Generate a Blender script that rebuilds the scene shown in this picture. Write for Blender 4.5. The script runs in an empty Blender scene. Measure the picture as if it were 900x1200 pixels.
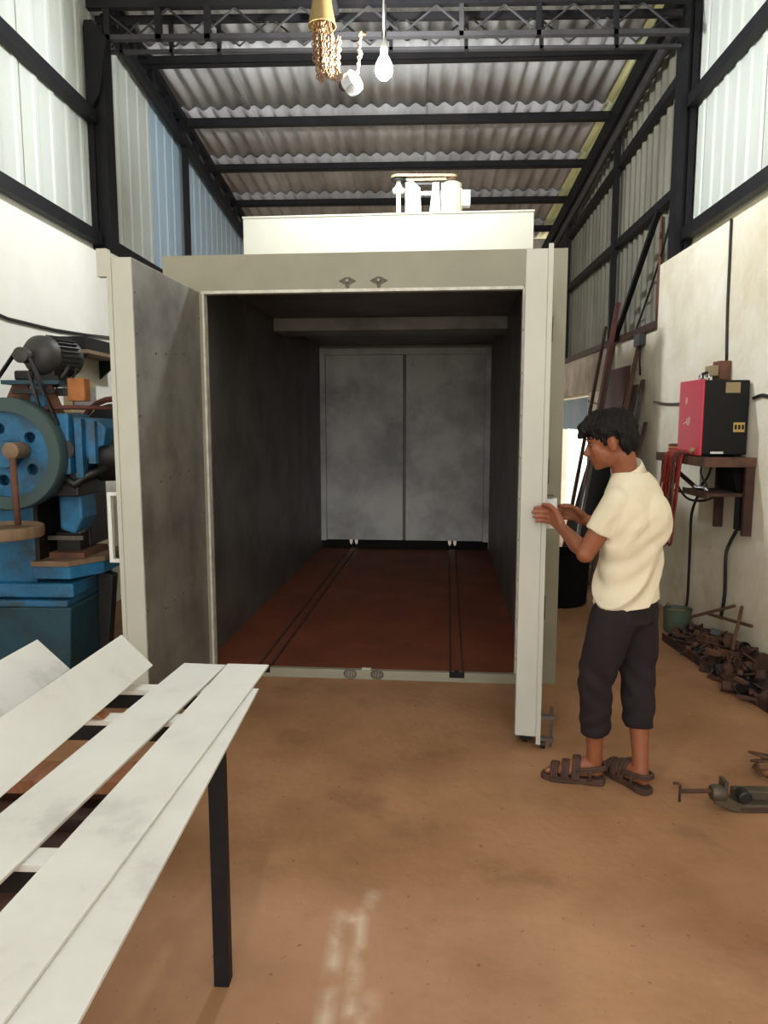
import bpy, math, random
from mathutils import Vector, Matrix
random.seed(7)
SC = bpy.context.scene
COL = SC.collection
PI = math.pi

# ------------------------------------------------------------------ camera, world, exposure
cam_d = bpy.data.cameras.new('camera')
cam = bpy.data.objects.new('camera', cam_d); COL.objects.link(cam)
cam.location = (0, 0, 1.55)
cam.rotation_euler = (math.radians(90 - 7.04), 0, math.radians(2.36))
cam_d.sensor_fit = 'VERTICAL'; cam_d.sensor_height = 36.0
cam_d.lens = 36.0 * 850.0 / 1200.0
cam_d.clip_start = 0.02; cam_d.clip_end = 200
SC.camera = cam

world = bpy.data.worlds.new('sky'); SC.world = world
world.use_nodes = True
wbg = world.node_tree.nodes['Background']
wbg.inputs['Color'].default_value = (1.0, 0.985, 0.96, 1)
wbg.inputs['Strength'].default_value = 2.2

SC.view_settings.view_transform = 'Standard'
SC.view_settings.look = 'None'
SC.view_settings.exposure = 0.55
SC.view_settings.gamma = 1.0
SC.view_settings.use_curve_mapping = False
SC.cycles.use_denoising = True
SC.cycles.max_bounces = 10
SC.cycles.diffuse_bounces = 6
SC.cycles.sample_clamp_indirect = 8.0

# ------------------------------------------------------------------ materials
MATS = {}
def s2l(c):
    return tuple(((v/255.0)/12.92 if v/255.0 <= 0.04045 else (((v/255.0)+0.055)/1.055)**2.4) for v in c)
def mat(name, col, rough=0.6, metal=0.0, col2=None, scale=4.0, amt=0.5, bump=0.0, bscale=30.0, stretch=(1,1,1),
        col3=None, scale3=1.2, lo=0.4, hi=0.65, lo3=0.55, hi3=0.7, coords='Object', spec=0.5):
    m = bpy.data.materials.new(name); m.use_nodes = True
    nt = m.node_tree; N = nt.nodes; L = nt.links
    b = N['Principled BSDF']
    c = (*s2l(col), 1)
    b.inputs['Base Color'].default_value = c
    b.inputs['Roughness'].default_value = rough
    b.inputs['Metallic'].default_value = metal
    b.inputs['Specular IOR Level'].default_value = spec
    tc = N.new('ShaderNodeTexCoord'); mp = N.new('ShaderNodeMapping')
    mp.inputs['Scale'].default_value = stretch
    if coords == 'World':
        g = N.new('ShaderNodeNewGeometry'); L.new(g.outputs['Position'], mp.inputs['Vector'])
    else:
        L.new(tc.outputs[coords], mp.inputs['Vector'])
    last = None
    def layer(prev, cc, sc, lo_, hi_, fac):
        n = N.new('ShaderNodeTexNoise'); n.inputs['Scale'].default_value = sc
        n.inputs['Detail'].default_value = 6; n.inputs['Roughness'].default_value = 0.62
        L.new(mp.outputs['Vector'], n.inputs['Vector'])
        r = N.new('ShaderNodeMapRange'); r.inputs['From Min'].default_value = lo_; r.inputs['From Max'].default_value = hi_
        r.inputs['To Max'].default_value = fac
        L.new(n.outputs['Fac'], r.inputs['Value'])
        x = N.new('ShaderNodeMix'); x.data_type = 'RGBA'
        L.new(r.outputs['Result'], x.inputs['Factor'])
        if prev is None: x.inputs['A'].default_value = c
        else: L.new(prev, x.inputs['A'])
        x.inputs['B'].default_value = (*s2l(cc), 1)
        return x.outputs['Result']
    if col2: last = layer(last, col2, scale, lo, hi, amt)
    if col3: last = layer(last, col3, scale3, lo3, hi3, 0.8)
    if last: L.new(last, b.inputs['Base Color'])
    if bump > 0:
        n = N.new('ShaderNodeTexNoise'); n.inputs['Scale'].default_value = bscale; n.inputs['Detail'].default_value = 5
        L.new(mp.outputs['Vector'], n.inputs['Vector'])
        bp = N.new('ShaderNodeBump'); bp.inputs['Strength'].default_value = bump; bp.inputs['Distance'].default_value = 0.01
        L.new(n.outputs['Fac'], bp.inputs['Height']); L.new(bp.outputs['Normal'], b.inputs['Normal'])
    MATS[name] = m
    return m
M = MATS
mat('plaster', (242,237,220), .9, col2=(214,202,172), scale=1.6, amt=.75, col3=(158,138,106), scale3=1.3, lo3=.58, hi3=.82, bump=.4, bscale=18, coords='World')
mat('plaster_left', (240,238,228), .9, col2=(222,216,200), scale=1.2, amt=.5, bump=.4, bscale=18, coords='World')
mat('plaster_stained', (205,196,180), .95, col2=(150,138,122), scale=1.8, amt=.85, col3=(95,82,70), scale3=1.1, lo3=.55, hi3=.8, bump=.6, bscale=14, coords='World')
mat('sheet_white', (206,211,203), .5, col2=(190,195,186), scale=2, amt=.6, stretch=(1,1,.3), coords='World')
mat('sheet_blue', (178,200,214), .5, col2=(160,184,200), scale=2, amt=.6, stretch=(1,1,.3), coords='World')
mat('sheet_grey', (134,130,116), .7, col2=(96,92,80), scale=2.5, amt=.8, stretch=(1,1,.25), coords='World')
mat('roof_sheet', (192,191,191), .9, col2=(146,143,142), scale=2.2, amt=.8, col3=(84,76,70), scale3=1.5, lo3=.58, hi3=.8, bump=.3, bscale=40, stretch=(1,.25,1), coords='World')
mat('black_steel', (15,15,20), .6, col2=(30,28,29), scale=5, amt=.6, spec=.3)
mat('dusty_lit_steel', (58,56,57), .6, col2=(36,35,37), scale=4, amt=.7, coords='World')
mat('purlin_steel', (20,20,24), .65, col2=(40,36,33), spec=.3, scale=3, amt=.6, coords='World')
mat('oven_front', (150,147,128), .5, col2=(134,131,114), scale=2.2, amt=.6, spec=.4)
mat('oven_cream', (196,194,180), .55, col2=(186,184,170), scale=2, amt=.4)
mat('oven_door', (186,186,174), .5, col2=(172,172,160), scale=2.5, amt=.5)
mat('galvanised', (142,139,132), .5, metal=.2, col2=(98,94,88), scale=2.6, amt=.85, col3=(150,148,142), scale3=1.6, lo3=.58, hi3=.75)
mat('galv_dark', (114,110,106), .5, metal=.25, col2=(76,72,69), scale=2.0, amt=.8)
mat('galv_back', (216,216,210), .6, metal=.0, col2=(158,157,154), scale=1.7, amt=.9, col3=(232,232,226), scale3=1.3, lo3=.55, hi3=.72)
mat('oxide_floor', (124,64,38), .75, col2=(96,48,30), scale=2.2, amt=.8, col3=(134,84,58), scale3=1.1, lo3=.6, hi3=.8)
mat('raw_edge', (214,212,200), .5, col2=(176,172,158), scale=14, amt=.8)
mat('black_and_shade', (18,17,17), .9)  # near-black; on the back sill it stands in for shade
mat('sheet_primer', (206,206,199), .55, col2=(190,188,181), scale=3, amt=.6, col3=(138,136,136), scale3=3.0, lo3=.58, hi3=.82, coords='World')
mat('press_blue', (44,118,164), .5, col2=(28,80,110), scale=5, amt=.9, col3=(58,62,54), scale3=4.2, lo3=.5, hi3=.66, bump=.2)
mat('press_teal', (34,74,88), .55, col2=(28,50,58), scale=4, amt=.8, col3=(84,74,58), scale3=2.5, lo3=.58, hi3=.78, bump=.2)
mat('press_rim', (66,86,84), .5, metal=.2, col2=(60,82,88), scale=5, amt=.8)
mat('grease_shade_black', (16,16,17), .5, col2=(40,36,32), scale=9, amt=.5)
mat('motor_grey', (46,49,49), .55, col2=(62,50,41), scale=5, amt=.6)
mat('rust_brown', (112,74,54), .8, col2=(80,52,40), scale=8, amt=.8)
mat('rust_shade_dark', (74,46,34), .8, col2=(44,30,26), scale=7, amt=.8, bump=.2)
mat('rust_red', (98,52,44), .75, col2=(66,40,35), scale=6, amt=.7)
mat('rust_mid', (98,66,48), .8, col2=(60,44,36), scale=10, amt=.8)
mat('scrap_brown', (92,64,50), .85, col2=(58,42,36), scale=8, amt=.8)
mat('matt_black', (17,16,16), .95, spec=.15)
mat('steel_grey', (120,116,110), .4, metal=.7, col2=(84,74,64), scale=8, amt=.7)
mat('wood_tan', (134,110,86), .7, col2=(102,80,60), scale=6, amt=.6, stretch=(1,6,1))
mat('wood_orange', (176,112,60), .7, col2=(130,76,40), scale=9, amt=.7)
mat('timber', (150,100,68), .8, col2=(112,72,48), scale=5, amt=.7, stretch=(8,1,1))
mat('machine_red', (196,56,74), .45, col2=(184,50,66), scale=3, amt=.4)
mat('machine_black', (13,12,12), .6, spec=.3, col2=(22,20,18), scale=5, amt=.5)
mat('label_gold', (190,160,96), .5)
mat('label_tan', (150,132,98), .6)
mat('label_white', (226,190,186), .6)
mat('white_paint', (222,222,216), .5)
mat('fan_white', (226,226,216), .45)
mat('motor_cream', (204,206,176), .45)
mat('cable_red', (150,44,36), .55, col2=(110,36,30), scale=12, amt=.6)
mat('cable_orange', (196,128,72), .6)
mat('cable_black', (28,27,27), .55)
mat('cable_grey', (82,78,74), .6)
mat('brass', (150,126,78), .5, metal=.2, col2=(122,100,60), scale=6, amt=.5)
mat('chain_rust', (156,122,88), .6, metal=.1, col2=(108,78,56), scale=30, amt=.8)
mat('chrome', (214,212,220), .25, metal=.8)
mat('clamp_grey', (88,80,66), .5, metal=.4, col2=(60,52,42), scale=9, amt=.8)
mat('paint_green', (74,92,74), .6, col2=(96,92,80), scale=7, amt=.7)
mat('skin', (138,82,54), .55, col2=(122,70,46), scale=14, amt=.5)
mat('hair', (11,8,7), .65, col2=(24,18,14), spec=.25, scale=60, amt=.6, stretch=(1,1,.2), bump=.8, bscale=90)
mat('shirt', (216,207,182), .9, col2=(202,191,162), scale=5, amt=.5, bump=.12, bscale=120)
mat('trousers', (36,31,33), .95, spec=.2, col2=(46,38,37), scale=6, amt=.5, bump=.12, bscale=90)
mat('sandal', (74,50,38), .8, col2=(54,38,30), scale=12, amt=.7)
mat('eye_white', (104,84,72), .3)
mat('eye_dark', (20,14,12), .3)
mat('lips', (120,62,50), .5)
mat('ground_pale', (200,190,172), .9, col2=(180,168,150), scale=1, amt=.6)

def emission(name, col, s):
    m = bpy.data.materials.new(name); m.use_nodes = True
    b = m.node_tree.nodes['Principled BSDF']
    b.inputs['Base Color'].default_value = (.9,.9,.9,1)
    b.inputs['Emission Color'].default_value = (*col, 1)
    b.inputs['Emission Strength'].default_value = s
    MATS[name] = m
emission('fill_bulb_glow', (1.0,.96,.90), 330.0)  # for the added fill bulbs out of view
emission('bulb_glow', (.93,.97,1.0), 900.0)

def translucent(name, col):
    m = bpy.data.materials.new(name); m.use_nodes = True
    nt = m.node_tree; N = nt.nodes; L = nt.links
    out = N['Material Output']; b = N['Principled BSDF']; b.inputs['Base Color'].default_value = (*s2l(col),1)
    t = N.new('ShaderNodeBsdfTranslucent'); t.inputs['Color'].default_value = (*s2l(col),1)
    mx = N.new('ShaderNodeMixShader'); mx.inputs[0].default_value = .35
    L.new(b.outputs[0], mx.inputs[1]); L.new(t.outputs[0], mx.inputs[2]); L.new(mx.outputs[0], out.inputs['Surface'])
    MATS[name] = m
translucent('fibreglass', (212,210,176))

def floor_material():
    m = mat('concrete_floor', (168,127,93), .62, col2=(142,103,72), scale=1.5, amt=.9, col3=(104,74,52), scale3=2.4, lo3=.56, hi3=.8, bump=.25, bscale=25, coords='World', spec=.35)
    nt = m.node_tree; N = nt.nodes; L = nt.links
    b = N['Principled BSDF']
    src = b.inputs['Base Color'].links[0].from_socket
    g = N.new('ShaderNodeNewGeometry')
    nz = N.new('ShaderNodeTexNoise'); nz.inputs['Scale'].default_value = 9; nz.inputs['Detail'].default_value = 6
    L.new(g.outputs['Position'], nz.inputs['Vector'])
    def box_mask(cx, cy, hx, hy, soft):
        # smooth box in world metres: white paint spilled on the slab
        sx = N.new('ShaderNodeSeparateXYZ'); L.new(g.outputs['Position'], sx.inputs[0])
        outs = []
        for ax, c, h in (('X', cx, hx), ('Y', cy, hy)):
            s = N.new('ShaderNodeMath'); s.operation = 'SUBTRACT'; L.new(sx.outputs[ax], s.inputs[0]); s.inputs[1].default_value = c
            a = N.new('ShaderNodeMath'); a.operation = 'ABSOLUTE'; L.new(s.outputs[0], a.inputs[0])
            r = N.new('ShaderNodeMapRange'); r.inputs['From Min'].default_value = h+soft; r.inputs['From Max'].default_value = max(h-soft, 0)
            L.new(a.outputs[0], r.inputs['Value']); outs.append(r.outputs['Result'])
        mu = N.new('ShaderNodeMath'); mu.operation = 'MULTIPLY'; L.new(outs[0], mu.inputs[0]); L.new(outs[1], mu.inputs[1])
        return mu.outputs[0]
    acc = None
    for a in ((-.225,1.85,.018,.28,.02),(-.16,1.93,.014,.22,.02),(-.20,2.10,.05,.018,.018),(-.125,2.19,.018,.045,.022),(-.13,1.70,.03,.10,.03)):
        o = box_mask(*a)
        if acc is None: acc = o
        else:
            mm = N.new('ShaderNodeMath'); mm.operation = 'MAXIMUM'; L.new(acc, mm.inputs[0]); L.new(o, mm.inputs[1]); acc = mm.outputs[0]
    r = N.new('ShaderNodeMapRange'); r.inputs['From Min'].default_value = .35; r.inputs['From Max'].default_value = .6
    L.new(nz.outputs['Fac'], r.inputs['Value'])
    mu = N.new('ShaderNodeMath'); mu.operation = 'MULTIPLY'; L.new(acc, mu.inputs[0]); L.new(r.outputs['Result'], mu.inputs[1])
    mv = N.new('ShaderNodeMath'); mv.operation = 'MULTIPLY'; L.new(mu.outputs[0], mv.inputs[0]); mv.inputs[1].default_value = .5
    x = N.new('ShaderNodeMix'); x.data_type = 'RGBA'; L.new(mv.outputs[0], x.inputs['Factor']); L.new(src, x.inputs['A'])
    x.inputs['B'].default_value = (*s2l((222,206,184)),1)
    # small dark specks of dirt
    vo = N.new('ShaderNodeTexNoise'); vo.inputs['Scale'].default_value = 34; vo.inputs['Detail'].default_value = 3
    L.new(g.outputs['Position'], vo.inputs['Vector'])
    r2 = N.new('ShaderNodeMapRange'); r2.inputs['From Min'].default_value = .68; r2.inputs['From Max'].default_value = .74; r2.inputs['To Max'].default_value = .6
    L.new(vo.outputs['Fac'], r2.inputs['Value'])
    x2 = N.new('ShaderNodeMix'); x2.data_type = 'RGBA'; L.new(r2.outputs['Result'], x2.inputs['Factor']); L.new(x.outputs['Result'], x2.inputs['A'])
    x2.inputs['B'].default_value = (*s2l((84,58,42)),1)
    L.new(x2.outputs['Result'], b.inputs['Base Color'])
floor_material()

# ------------------------------------------------------------------ geometry helpers
class G:
    def __init__(s): s.v = []; s.f = []
    def add(s, vs, fs):
        o = len(s.v); s.v += [tuple(v) for v in vs]; s.f += [tuple(i+o for i in f) for f in fs]; return s
    def box(s, a, b, R=None):
        x0,y0,z0 = a; x1,y1,z1 = b
        vs = [Vector(p) for p in ((x0,y0,z0),(x1,y0,z0),(x1,y1,z0),(x0,y1,z0),(x0,y0,z1),(x1,y0,z1),(x1,y1,z1),(x0,y1,z1))]
        if R is not None: vs = [R @ v for v in vs]
        return s.add(vs, [(0,3,2,1),(4,5,6,7),(0,1,5,4),(1,2,6,5),(2,3,7,6),(3,0,4,7)])
    def beam(s, a, b, w, h, up=(0,0,1), w2=None, h2=None):
        a = Vector(a); b = Vector(b); d = (b-a).normalized(); u = Vector(up)
        if abs(d.dot(u)) > .98: u = Vector((0,1,0))
        r = d.cross(u).normalized(); u = r.cross(d).normalized()
        w2 = w if w2 is None else w2; h2 = h if h2 is None else h2
        vs = []
        for p, ww, hh in ((a,w,h),(b,w2,h2)):
            for i, j in ((-1,-1),(1,-1),(1,1),(-1,1)): vs.append(p + r*(i*ww/2) + u*(j*hh/2))
        return s.add(vs, [(3,2,1,0),(4,5,6,7),(0,1,5,4),(1,2,6,5),(2,3,7,6),(3,0,4,7)])
    def tube(s, pts, r, n=8, closed=False):
        P = [Vector(p) for p in pts]; k = len(P)
        rr = r if isinstance(r, (list,tuple)) else [r]*k
        rings = []; prev = None
        for i in range(k):
            if closed: d = P[(i+1)%k]-P[i-1]
            else: d = P[min(i+1,k-1)]-P[max(i-1,0)]
            d.normalize()
            if prev is None:
                u = Vector((0,0,1)) if abs(d.z) < .9 else Vector((1,0,0))
                u = (u - d*u.dot(d)).normalized()
            else:
                u = (prev - d*prev.dot(d)).normalized()
            prev = u; w = d.cross(u)
            rings.append([P[i] + (u*math.cos(2*PI*j/n) + w*math.sin(2*PI*j/n))*rr[i] for j in range(n)])
        vs = [v for q in rings for v in q]; fs = []
        m = k if closed else k-1
        for i in range(m):
            i2 = (i+1)%k
            for j in range(n): fs.append((i*n+j, i*n+(j+1)%n, i2*n+(j+1)%n, i2*n+j))
        if not closed:
            fs.append(tuple(range(n-1,-1,-1))); fs.append(tuple((k-1)*n+j for j in range(n)))
        return s.add(vs, fs)
    def lathe(s, prof, o, axis=(0,0,1), n=24, close=False):
        ax = Vector(axis).normalized(); o = Vector(o)
        u = Vector((1,0,0)) if abs(ax.x) < .9 else Vector((0,1,0))
        u = (u-ax*u.dot(ax)).normalized(); w = ax.cross(u)
        vs = []; fs = []; k = len(prof)
        for r, h in prof:
            for j in range(n):
                a = 2*PI*j/n; vs.append(o + ax*h + (u*math.cos(a)+w*math.sin(a))*max(r,1e-4))
        for i in range(k if close else k-1):
            i2 = (i+1)%k
            for j in range(n): fs.append((i*n+j, i*n+(j+1)%n, i2*n+(j+1)%n, i2*n+j))
        if not close:
            fs.append(tuple(range(n-1,-1,-1))); fs.append(tuple((k-1)*n+j for j in range(n)))
        return s.add(vs, fs)
    def cyl(s, a, b, r, n=16, r2=None):
        a = Vector(a); b = Vector(b); L = (b-a).length
        return s.lathe([(r,0),(r if r2 is None else r2, L)], a, b-a, n)
    def prism(s, poly, vec):
        p = [Vector(q) for q in poly]; v = Vector(vec); k = len(p)
        nrm = sum((p[i].cross(p[(i+1)%k]) for i in range(k)), Vector())
        if nrm.dot(v) > 0: p = p[::-1]
        fs = [tuple(range(k)), tuple(range(2*k-1, k-1, -1))]
        for i in range(k):
            j = (i+1)%k; fs.append((j, i, i+k, j+k))
        return s.add(p+[q+v for q in p], fs)
    def ell(s, c, rad, ax=None, nu=20, nv=12):
        c = Vector(c)
        ax = ax or (Vector((1,0,0)),Vector((0,1,0)),Vector((0,0,1)))
        vs = [c + ax[2]*rad[2]]; fs = []
        for i in range(1, nv):
            t = PI*i/nv
            for j in range(nu):
                a = 2*PI*j/nu
                vs.append(c + ax[0]*(rad[0]*math.sin(t)*math.cos(a)) + ax[1]*(rad[1]*math.sin(t)*math.sin(a)) + ax[2]*(rad[2]*math.cos(t)))
        vs.append(c - ax[2]*rad[2]); e = len(vs)-1
        for j in range(nu):
            fs.append((0, 1+j, 1+(j+1)%nu)); fs.append((e, 1+(nv-2)*nu+(j+1)%nu, 1+(nv-2)*nu+j))
        for i in range(nv-2):
            for j in range(nu):
                a = 1+i*nu+j; b_ = 1+i*nu+(j+1)%nu
                fs.append((a, a+nu, b_+nu, b_))
        return s.add(vs, fs)
    def capsule(s, pts, rs, n=14):
        # tapered limb with rounded ends
        P = [Vector(p) for p in pts]
        s.tube(P, list(rs), n)
        for p, r in zip(P, rs): s.ell(p, (r*.995,)*3, None, n, 8)
        return s
    def loft(s, rings):
        n = len(rings[0]); vs = [v for q in rings for v in q]; fs = []
        for i in range(len(rings)-1):
            for j in range(n): fs.append((i*n+j, i*n+(j+1)%n, (i+1)*n+(j+1)%n, (i+1)*n+j))
        fs.append(tuple(range(n-1,-1,-1))); fs.append(tuple((len(rings)-1)*n+j for j in range(n)))
        return s.add(vs, fs)
    def mesh(s, name):
        me = bpy.data.meshes.new(name); me.from_pydata(s.v, [], s.f); me.validate(); me.update(); return me

WM = {}
def tag(o, label=None, cat=None, group=None, kind=None):
    if label: o['label'] = label
    if cat: o['category'] = cat
    if group: o['group'] = group
    if kind: o['kind'] = kind
    return o
def thing(name, label, cat, loc=(0,0,0), rz=0.0, group=None, kind=None):
    o = bpy.data.objects.new(name, None); COL.objects.link(o)
    o.empty_display_size = .1
    o.location = loc; o.rotation_euler = (0,0,rz)
    WM[o.name] = Matrix.Translation(loc) @ Matrix.Rotation(rz, 4, 'Z')
    return tag(o, label, cat, group, kind)
def mk(name, g, m, parent=None, local=False, smooth=False, bevel=0.0, label=None):
    """one mesh object; coordinates are world unless local=True (then in the parent's frame)"""
    me = g.mesh(name) if isinstance(g, G) else g
    o = bpy.data.objects.new(name, me); COL.objects.link(o)
    if isinstance(m, str): m = MATS[m]
    if not me.materials: me.materials.append(m)
    if parent is not None:
        W = WM[parent.name]
        if not local: me.transform(W.inverted())
        o.parent = parent; WM[o.name] = W.copy()
    else:
        xs = [v.co for v in me.vertices]
        b = Vector(((min(v.x for v in xs)+max(v.x for v in xs))/2, (min(v.y for v in xs)+max(v.y for v in xs))/2, min(v.z for v in xs)))
        me.transform(Matrix.Translation(-b)); o.location = b; WM[o.name] = Matrix.Translation(b)
    if smooth:
        me.polygons.foreach_set('use_smooth', [True]*len(me.polygons))
        if smooth == 'auto':
            try: me.set_sharp_from_angle(angle=math.radians(40))
            except Exception: pass
    if bevel > 0:
        md = o.modifiers.new('bevel', 'BEVEL'); md.width = bevel; md.segments = 2; md.limit_method = 'ANGLE'
    if label: o['label'] = label
    return o
def mesh_thing(name, g, m, label, cat, group=None, kind=None, **k):
    return tag(mk(name, g, m, **k), label, cat, group, kind)
def share(name, me, parent, loc=(0,0,0), rot=(0,0,0)):
    o = bpy.data.objects.new(name, me); COL.objects.link(o); o.parent = parent; o.location = loc; o.rotation_euler = rot
    WM[o.name] = (WM[parent.name] if parent else Matrix()) @ Matrix.Translation(loc)
    return o
def V(*a): return Vector(a)

# ------------------------------------------------------------------ the shed
XL, XR, YB, YF = -2.70, 2.30, 12.7, -3.0
mesh_thing('floor', G().box((XL-.25, YF, -.2), (XR+.25, YB+.25, 0)), 'concrete_floor', 'brown dusty concrete workshop floor with a white paint smear', 'floor', kind='structure')
mesh_thing('ground_outside', G().box((-14, -16, -.30), (16, 26, -.205)), 'ground_pale', 'pale bare ground outside the shed doors', 'ground', kind='structure')

zr = lambda y: 4.95 - .075*(y-7.35)            # underside of the purlins; the roof falls away to the back

wl = mesh_thing('wall_left', G().box((XL-.2, YF, 0), (XL, YB, 3.05)), 'plaster_left', 'whitewashed masonry left wall below white metal sheeting', 'wall', kind='structure')
g = G()
g.box((XR, YF, 0), (XR+.2, 6.35, 3.05)); g.box((XR, 6.35, 0), (XR+.2, 6.62, 2.42)); g.box((XR, 6.62, 0), (XR+.2, 9.35, 2.40))
g.box((XR, 9.35, 1.90), (XR+.2, 12.0, 2.40)); g.box((XR, 12.0, 0), (XR+.2, YB, 2.40))
wr = mesh_thing('wall_right', g, 'plaster', 'whitewashed and stained masonry right wall of the shed', 'wall', kind='structure')
mk('stained_plaster', G().box((XR-.10, 8.2, 1.92), (XR-.0005, YB, 2.395)), 'plaster_stained', wr)
mk('pier', G().box((XR-.10, 6.58, 0), (XR-.0005, 8.2, 2.395)).box((XR-.10, 8.2, 0), (XR-.0005, 9.35, 1.92)), 'plaster', wr)
mk('plinth', G().box((XR-.18, YF, 0), (XR-.0005, 6.58, 2.90)), 'plaster', wr)
mk('plinth', G().box((XL+.0005, YF, 0), (XL+.12, YB, 2.93)), 'plaster_left', wl)
mk('upper_backing', G().box((XL-.06, YF, 3.05), (XL-.03, YB, 5.5)), 'plaster_left', wl)
mk('upper_backing', G().box((XR+.03, YF, 2.40), (XR+.06, YB, 5.5)), 'plaster_stained', wr)
g = G(); g.box((XL, YB, 0), (-1.6, YB+.2, 4.6)); g.box((-1.6, YB, 2.6), (1.6, YB+.2, 4.6)); g.box((1.6, YB, 0), (XR, YB+.2, 4.6))
mesh_thing('wall_back', g, 'plaster_stained', 'stained back wall behind the oven', 'wall', kind='structure')

def ribbed(width, height, rib, depth, up=True):
    """vertical ribbed cladding sheet in its own frame: x along the wall, z up, ribs proud to -y"""
    prof = []; x = 0; n = max(1, round(width/rib)); p = width/n
    for i in range(n):
        x = i*p
        prof += [(x,0),(x+p*.62,0),(x+p*.70,-depth),(x+p*.88,-depth)]
    prof.append((width,0))
    k = len(prof); vs = []; fs = []
    for z in (0, height):
        for px, py in prof: vs.append((px, py, z))
    for z in (0, height):
        for px, py in prof: vs.append((px, py+.006, z))
    for i in range(k-1):
        fs.append((i, i+1, k+i+1, k+i)); fs.append((2*k+i+1, 2*k+i, 3*k+i, 3*k+i+1))
        fs.append((i+1, i, 2*k+i, 2*k+i+1)); fs.append((k+i, k+i+1, 3*k+i+1, 3*k+i))
    fs.append((0,k,3*k,2*k)); fs.append((k-1,3*k-1,4*k-1,2*k-1))
    return G().add(vs, fs)
def clad(parent, side, y0, y1, z0, z1, width, rib, depth, m):
    base = {}
    y = y0
    while y < y1-.05:
        w = min(width, y1-y)
        key = round(w,3)
        if key not in base:
            me = ribbed(w-.012, z1-z0, rib, depth).mesh('cladding_sheet'); me.materials.append(MATS[m]); base[key] = me
        W = WM[parent.name].inverted()
        if side < 0: loc = W @ V(XL+.002, y, z0); rz = PI/2      # ribs towards +x
        else: loc = W @ V(XR-.002, y+w, z0); rz = -PI/2
        o = share('cladding_sheet', base[key], parent, loc, (0,0,rz))
        y += w
clad(wl, -1, YF, 6.15, 3.055, 5.45, 1.02, .255, .010, 'sheet_white')
clad(wl, -1, 6.15, 7.69, 3.055, 5.2, .77, .255, .010, 'sheet_white')
clad(wl, -1, 7.69, YB, 3.055, 4.95, 1.02, .255, .010, 'sheet_blue')
clad(wr, 1, YF, 6.35, 3.055, 5.45, 1.02, .204, .012, 'sheet_white')
clad(wr, 1, 6.45, YB, 2.42, 5.1, .9, .18, .03, 'sheet_grey')

# roof: corrugated sheets, row by row, the far row tucked under the near one
NP = list(range(-9, 5))
PY = [7.35 + 1.2*k for k in NP]
def corr_sheet(width, length, n=6, amp=.022, t=.008, seg=8):
    k = n*seg+1; vs = []; fs = []
    for layer in (0, t):
        for yy in (0, length):
            for i in range(k):
                x = width*i/(k-1); vs.append((x, yy, layer + amp*math.sin(2*PI*n*i/(k-1))))
    for i in range(k-1):
        fs.append((k+i, k+i+1, i+1, i)); fs.append((2*k+i, 2*k+i+1, 3*k+i+1, 3*k+i))
        fs.append((i, i+1, 2*k+i+1, 2*k+i)); fs.append((k+i+1, k+i, 3*k+i, 3*k+i+1))
    fs.append((0,2*k,3*k,k)); fs.append((k-1,2*k-1,4*k-1,3*k-1))
    me = G().add(vs, fs).mesh('roof_sheet'); me.polygons.foreach_set('use_smooth', [True]*len(me.polygons)); return me
roof = thing('ceiling', 'grey corrugated sheet roof on dark purlins, falling to the back', 'roof', (0, 4.8, 5.0), kind='structure')
sheet_me = corr_sheet(.985, 1.34); sheet_me.materials.append(M['roof_sheet'])
skin_me = corr_sheet(.27, 1.34, n=2); skin_me.materials.append(M['fibreglass'])
Wi = WM[roof.name].inverted()
for yy in PY:
    z = zr(yy-.12) + .122
    for c in range(5):
        wdt = 5
        x = XL - .10 + c*.97
        share('roof_sheet', sheet_me, roof, Wi @ V(x, yy-.12, z + .004*(c%2)), (-math.atan(.075)+.024, 0, 0))
    share('roof_light_strip', skin_me, roof, Wi @ V(XL-.10+5*.97-.02, yy-.12, z+.006), (-math.atan(.075)+.024, 0, 0))
for k, yy in enumerate(PY):
    gg = G().beam((XL-.05, yy, zr(yy)+.04), (XR+.05, yy, zr(yy)+.04), .05, .08)
    gg.box((XL-.05, yy-.025, zr(yy)-.004), (XR+.05, yy+.055, zr(yy)+.006))
    if yy > 7.0:
        names = {0:'nearest to the hanging bulb',1:'second from the lattice truss',2:'third from the lattice truss',3:'fourth, above the oven fan',4:'farthest, by the back wall'}
        mesh_thing('purlin', gg, 'purlin_steel', 'dark steel roof purlin, ' + names[NP[k]], 'purlin', 'roof purlins', 'structure')
    else:
        mesh_thing('purlin', gg, 'purlin_steel', 'dark steel roof purlin out of view above the camera', 'purlin', 'roof purlins', 'structure')

# columns and wall rails
def column(name, x, y, z1, w, d, label, inward):
    t = thing(name, label, 'column', (x, y, 2.9), kind='structure')
    z0 = 2.935 if x < 0 else 2.905
    for a, b in (((x-w/2, y-d/2, z0), (x-w/2+.05, y+d/2, z1)), ((x+w/2-.05, y-d/2, z0), (x+w/2, y+d/2, z1))): mk('flange', G().box(a, b), 'black_steel', t)
    mk('web', G().box((x-w/2+.05, y-d/2+.03, z0), (x+w/2-.05, y+d/2-.03, z1)), 'black_steel', t)
    return t
cl = column('column', XL+.085, 6.28, 4.74, .16, .16, 'dark steel column against the left wall carrying the lattice truss', 1)
mk('bracket', G().prism([(XL+.03,6.16,4.05),(XL-.0+.02,6.16,4.70),(XL+.03,6.16,4.76),(XL+.10,6.16,4.76),(XL+.21,6.16,4.62),(XL+.13,6.16,4.2)], (0,.03,0)), 'black_steel', cl)
column('column', XR-.075, 6.45, 5.0, .13, .16, 'dark steel column against the right wall carrying the lattice truss', -1)
def rail(name, a, b, w, h, label, cat='wall rail', m='black_steel'):
    return mesh_thing(name, G().beam(a, b, w, h), m, label, cat, kind='structure')
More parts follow.
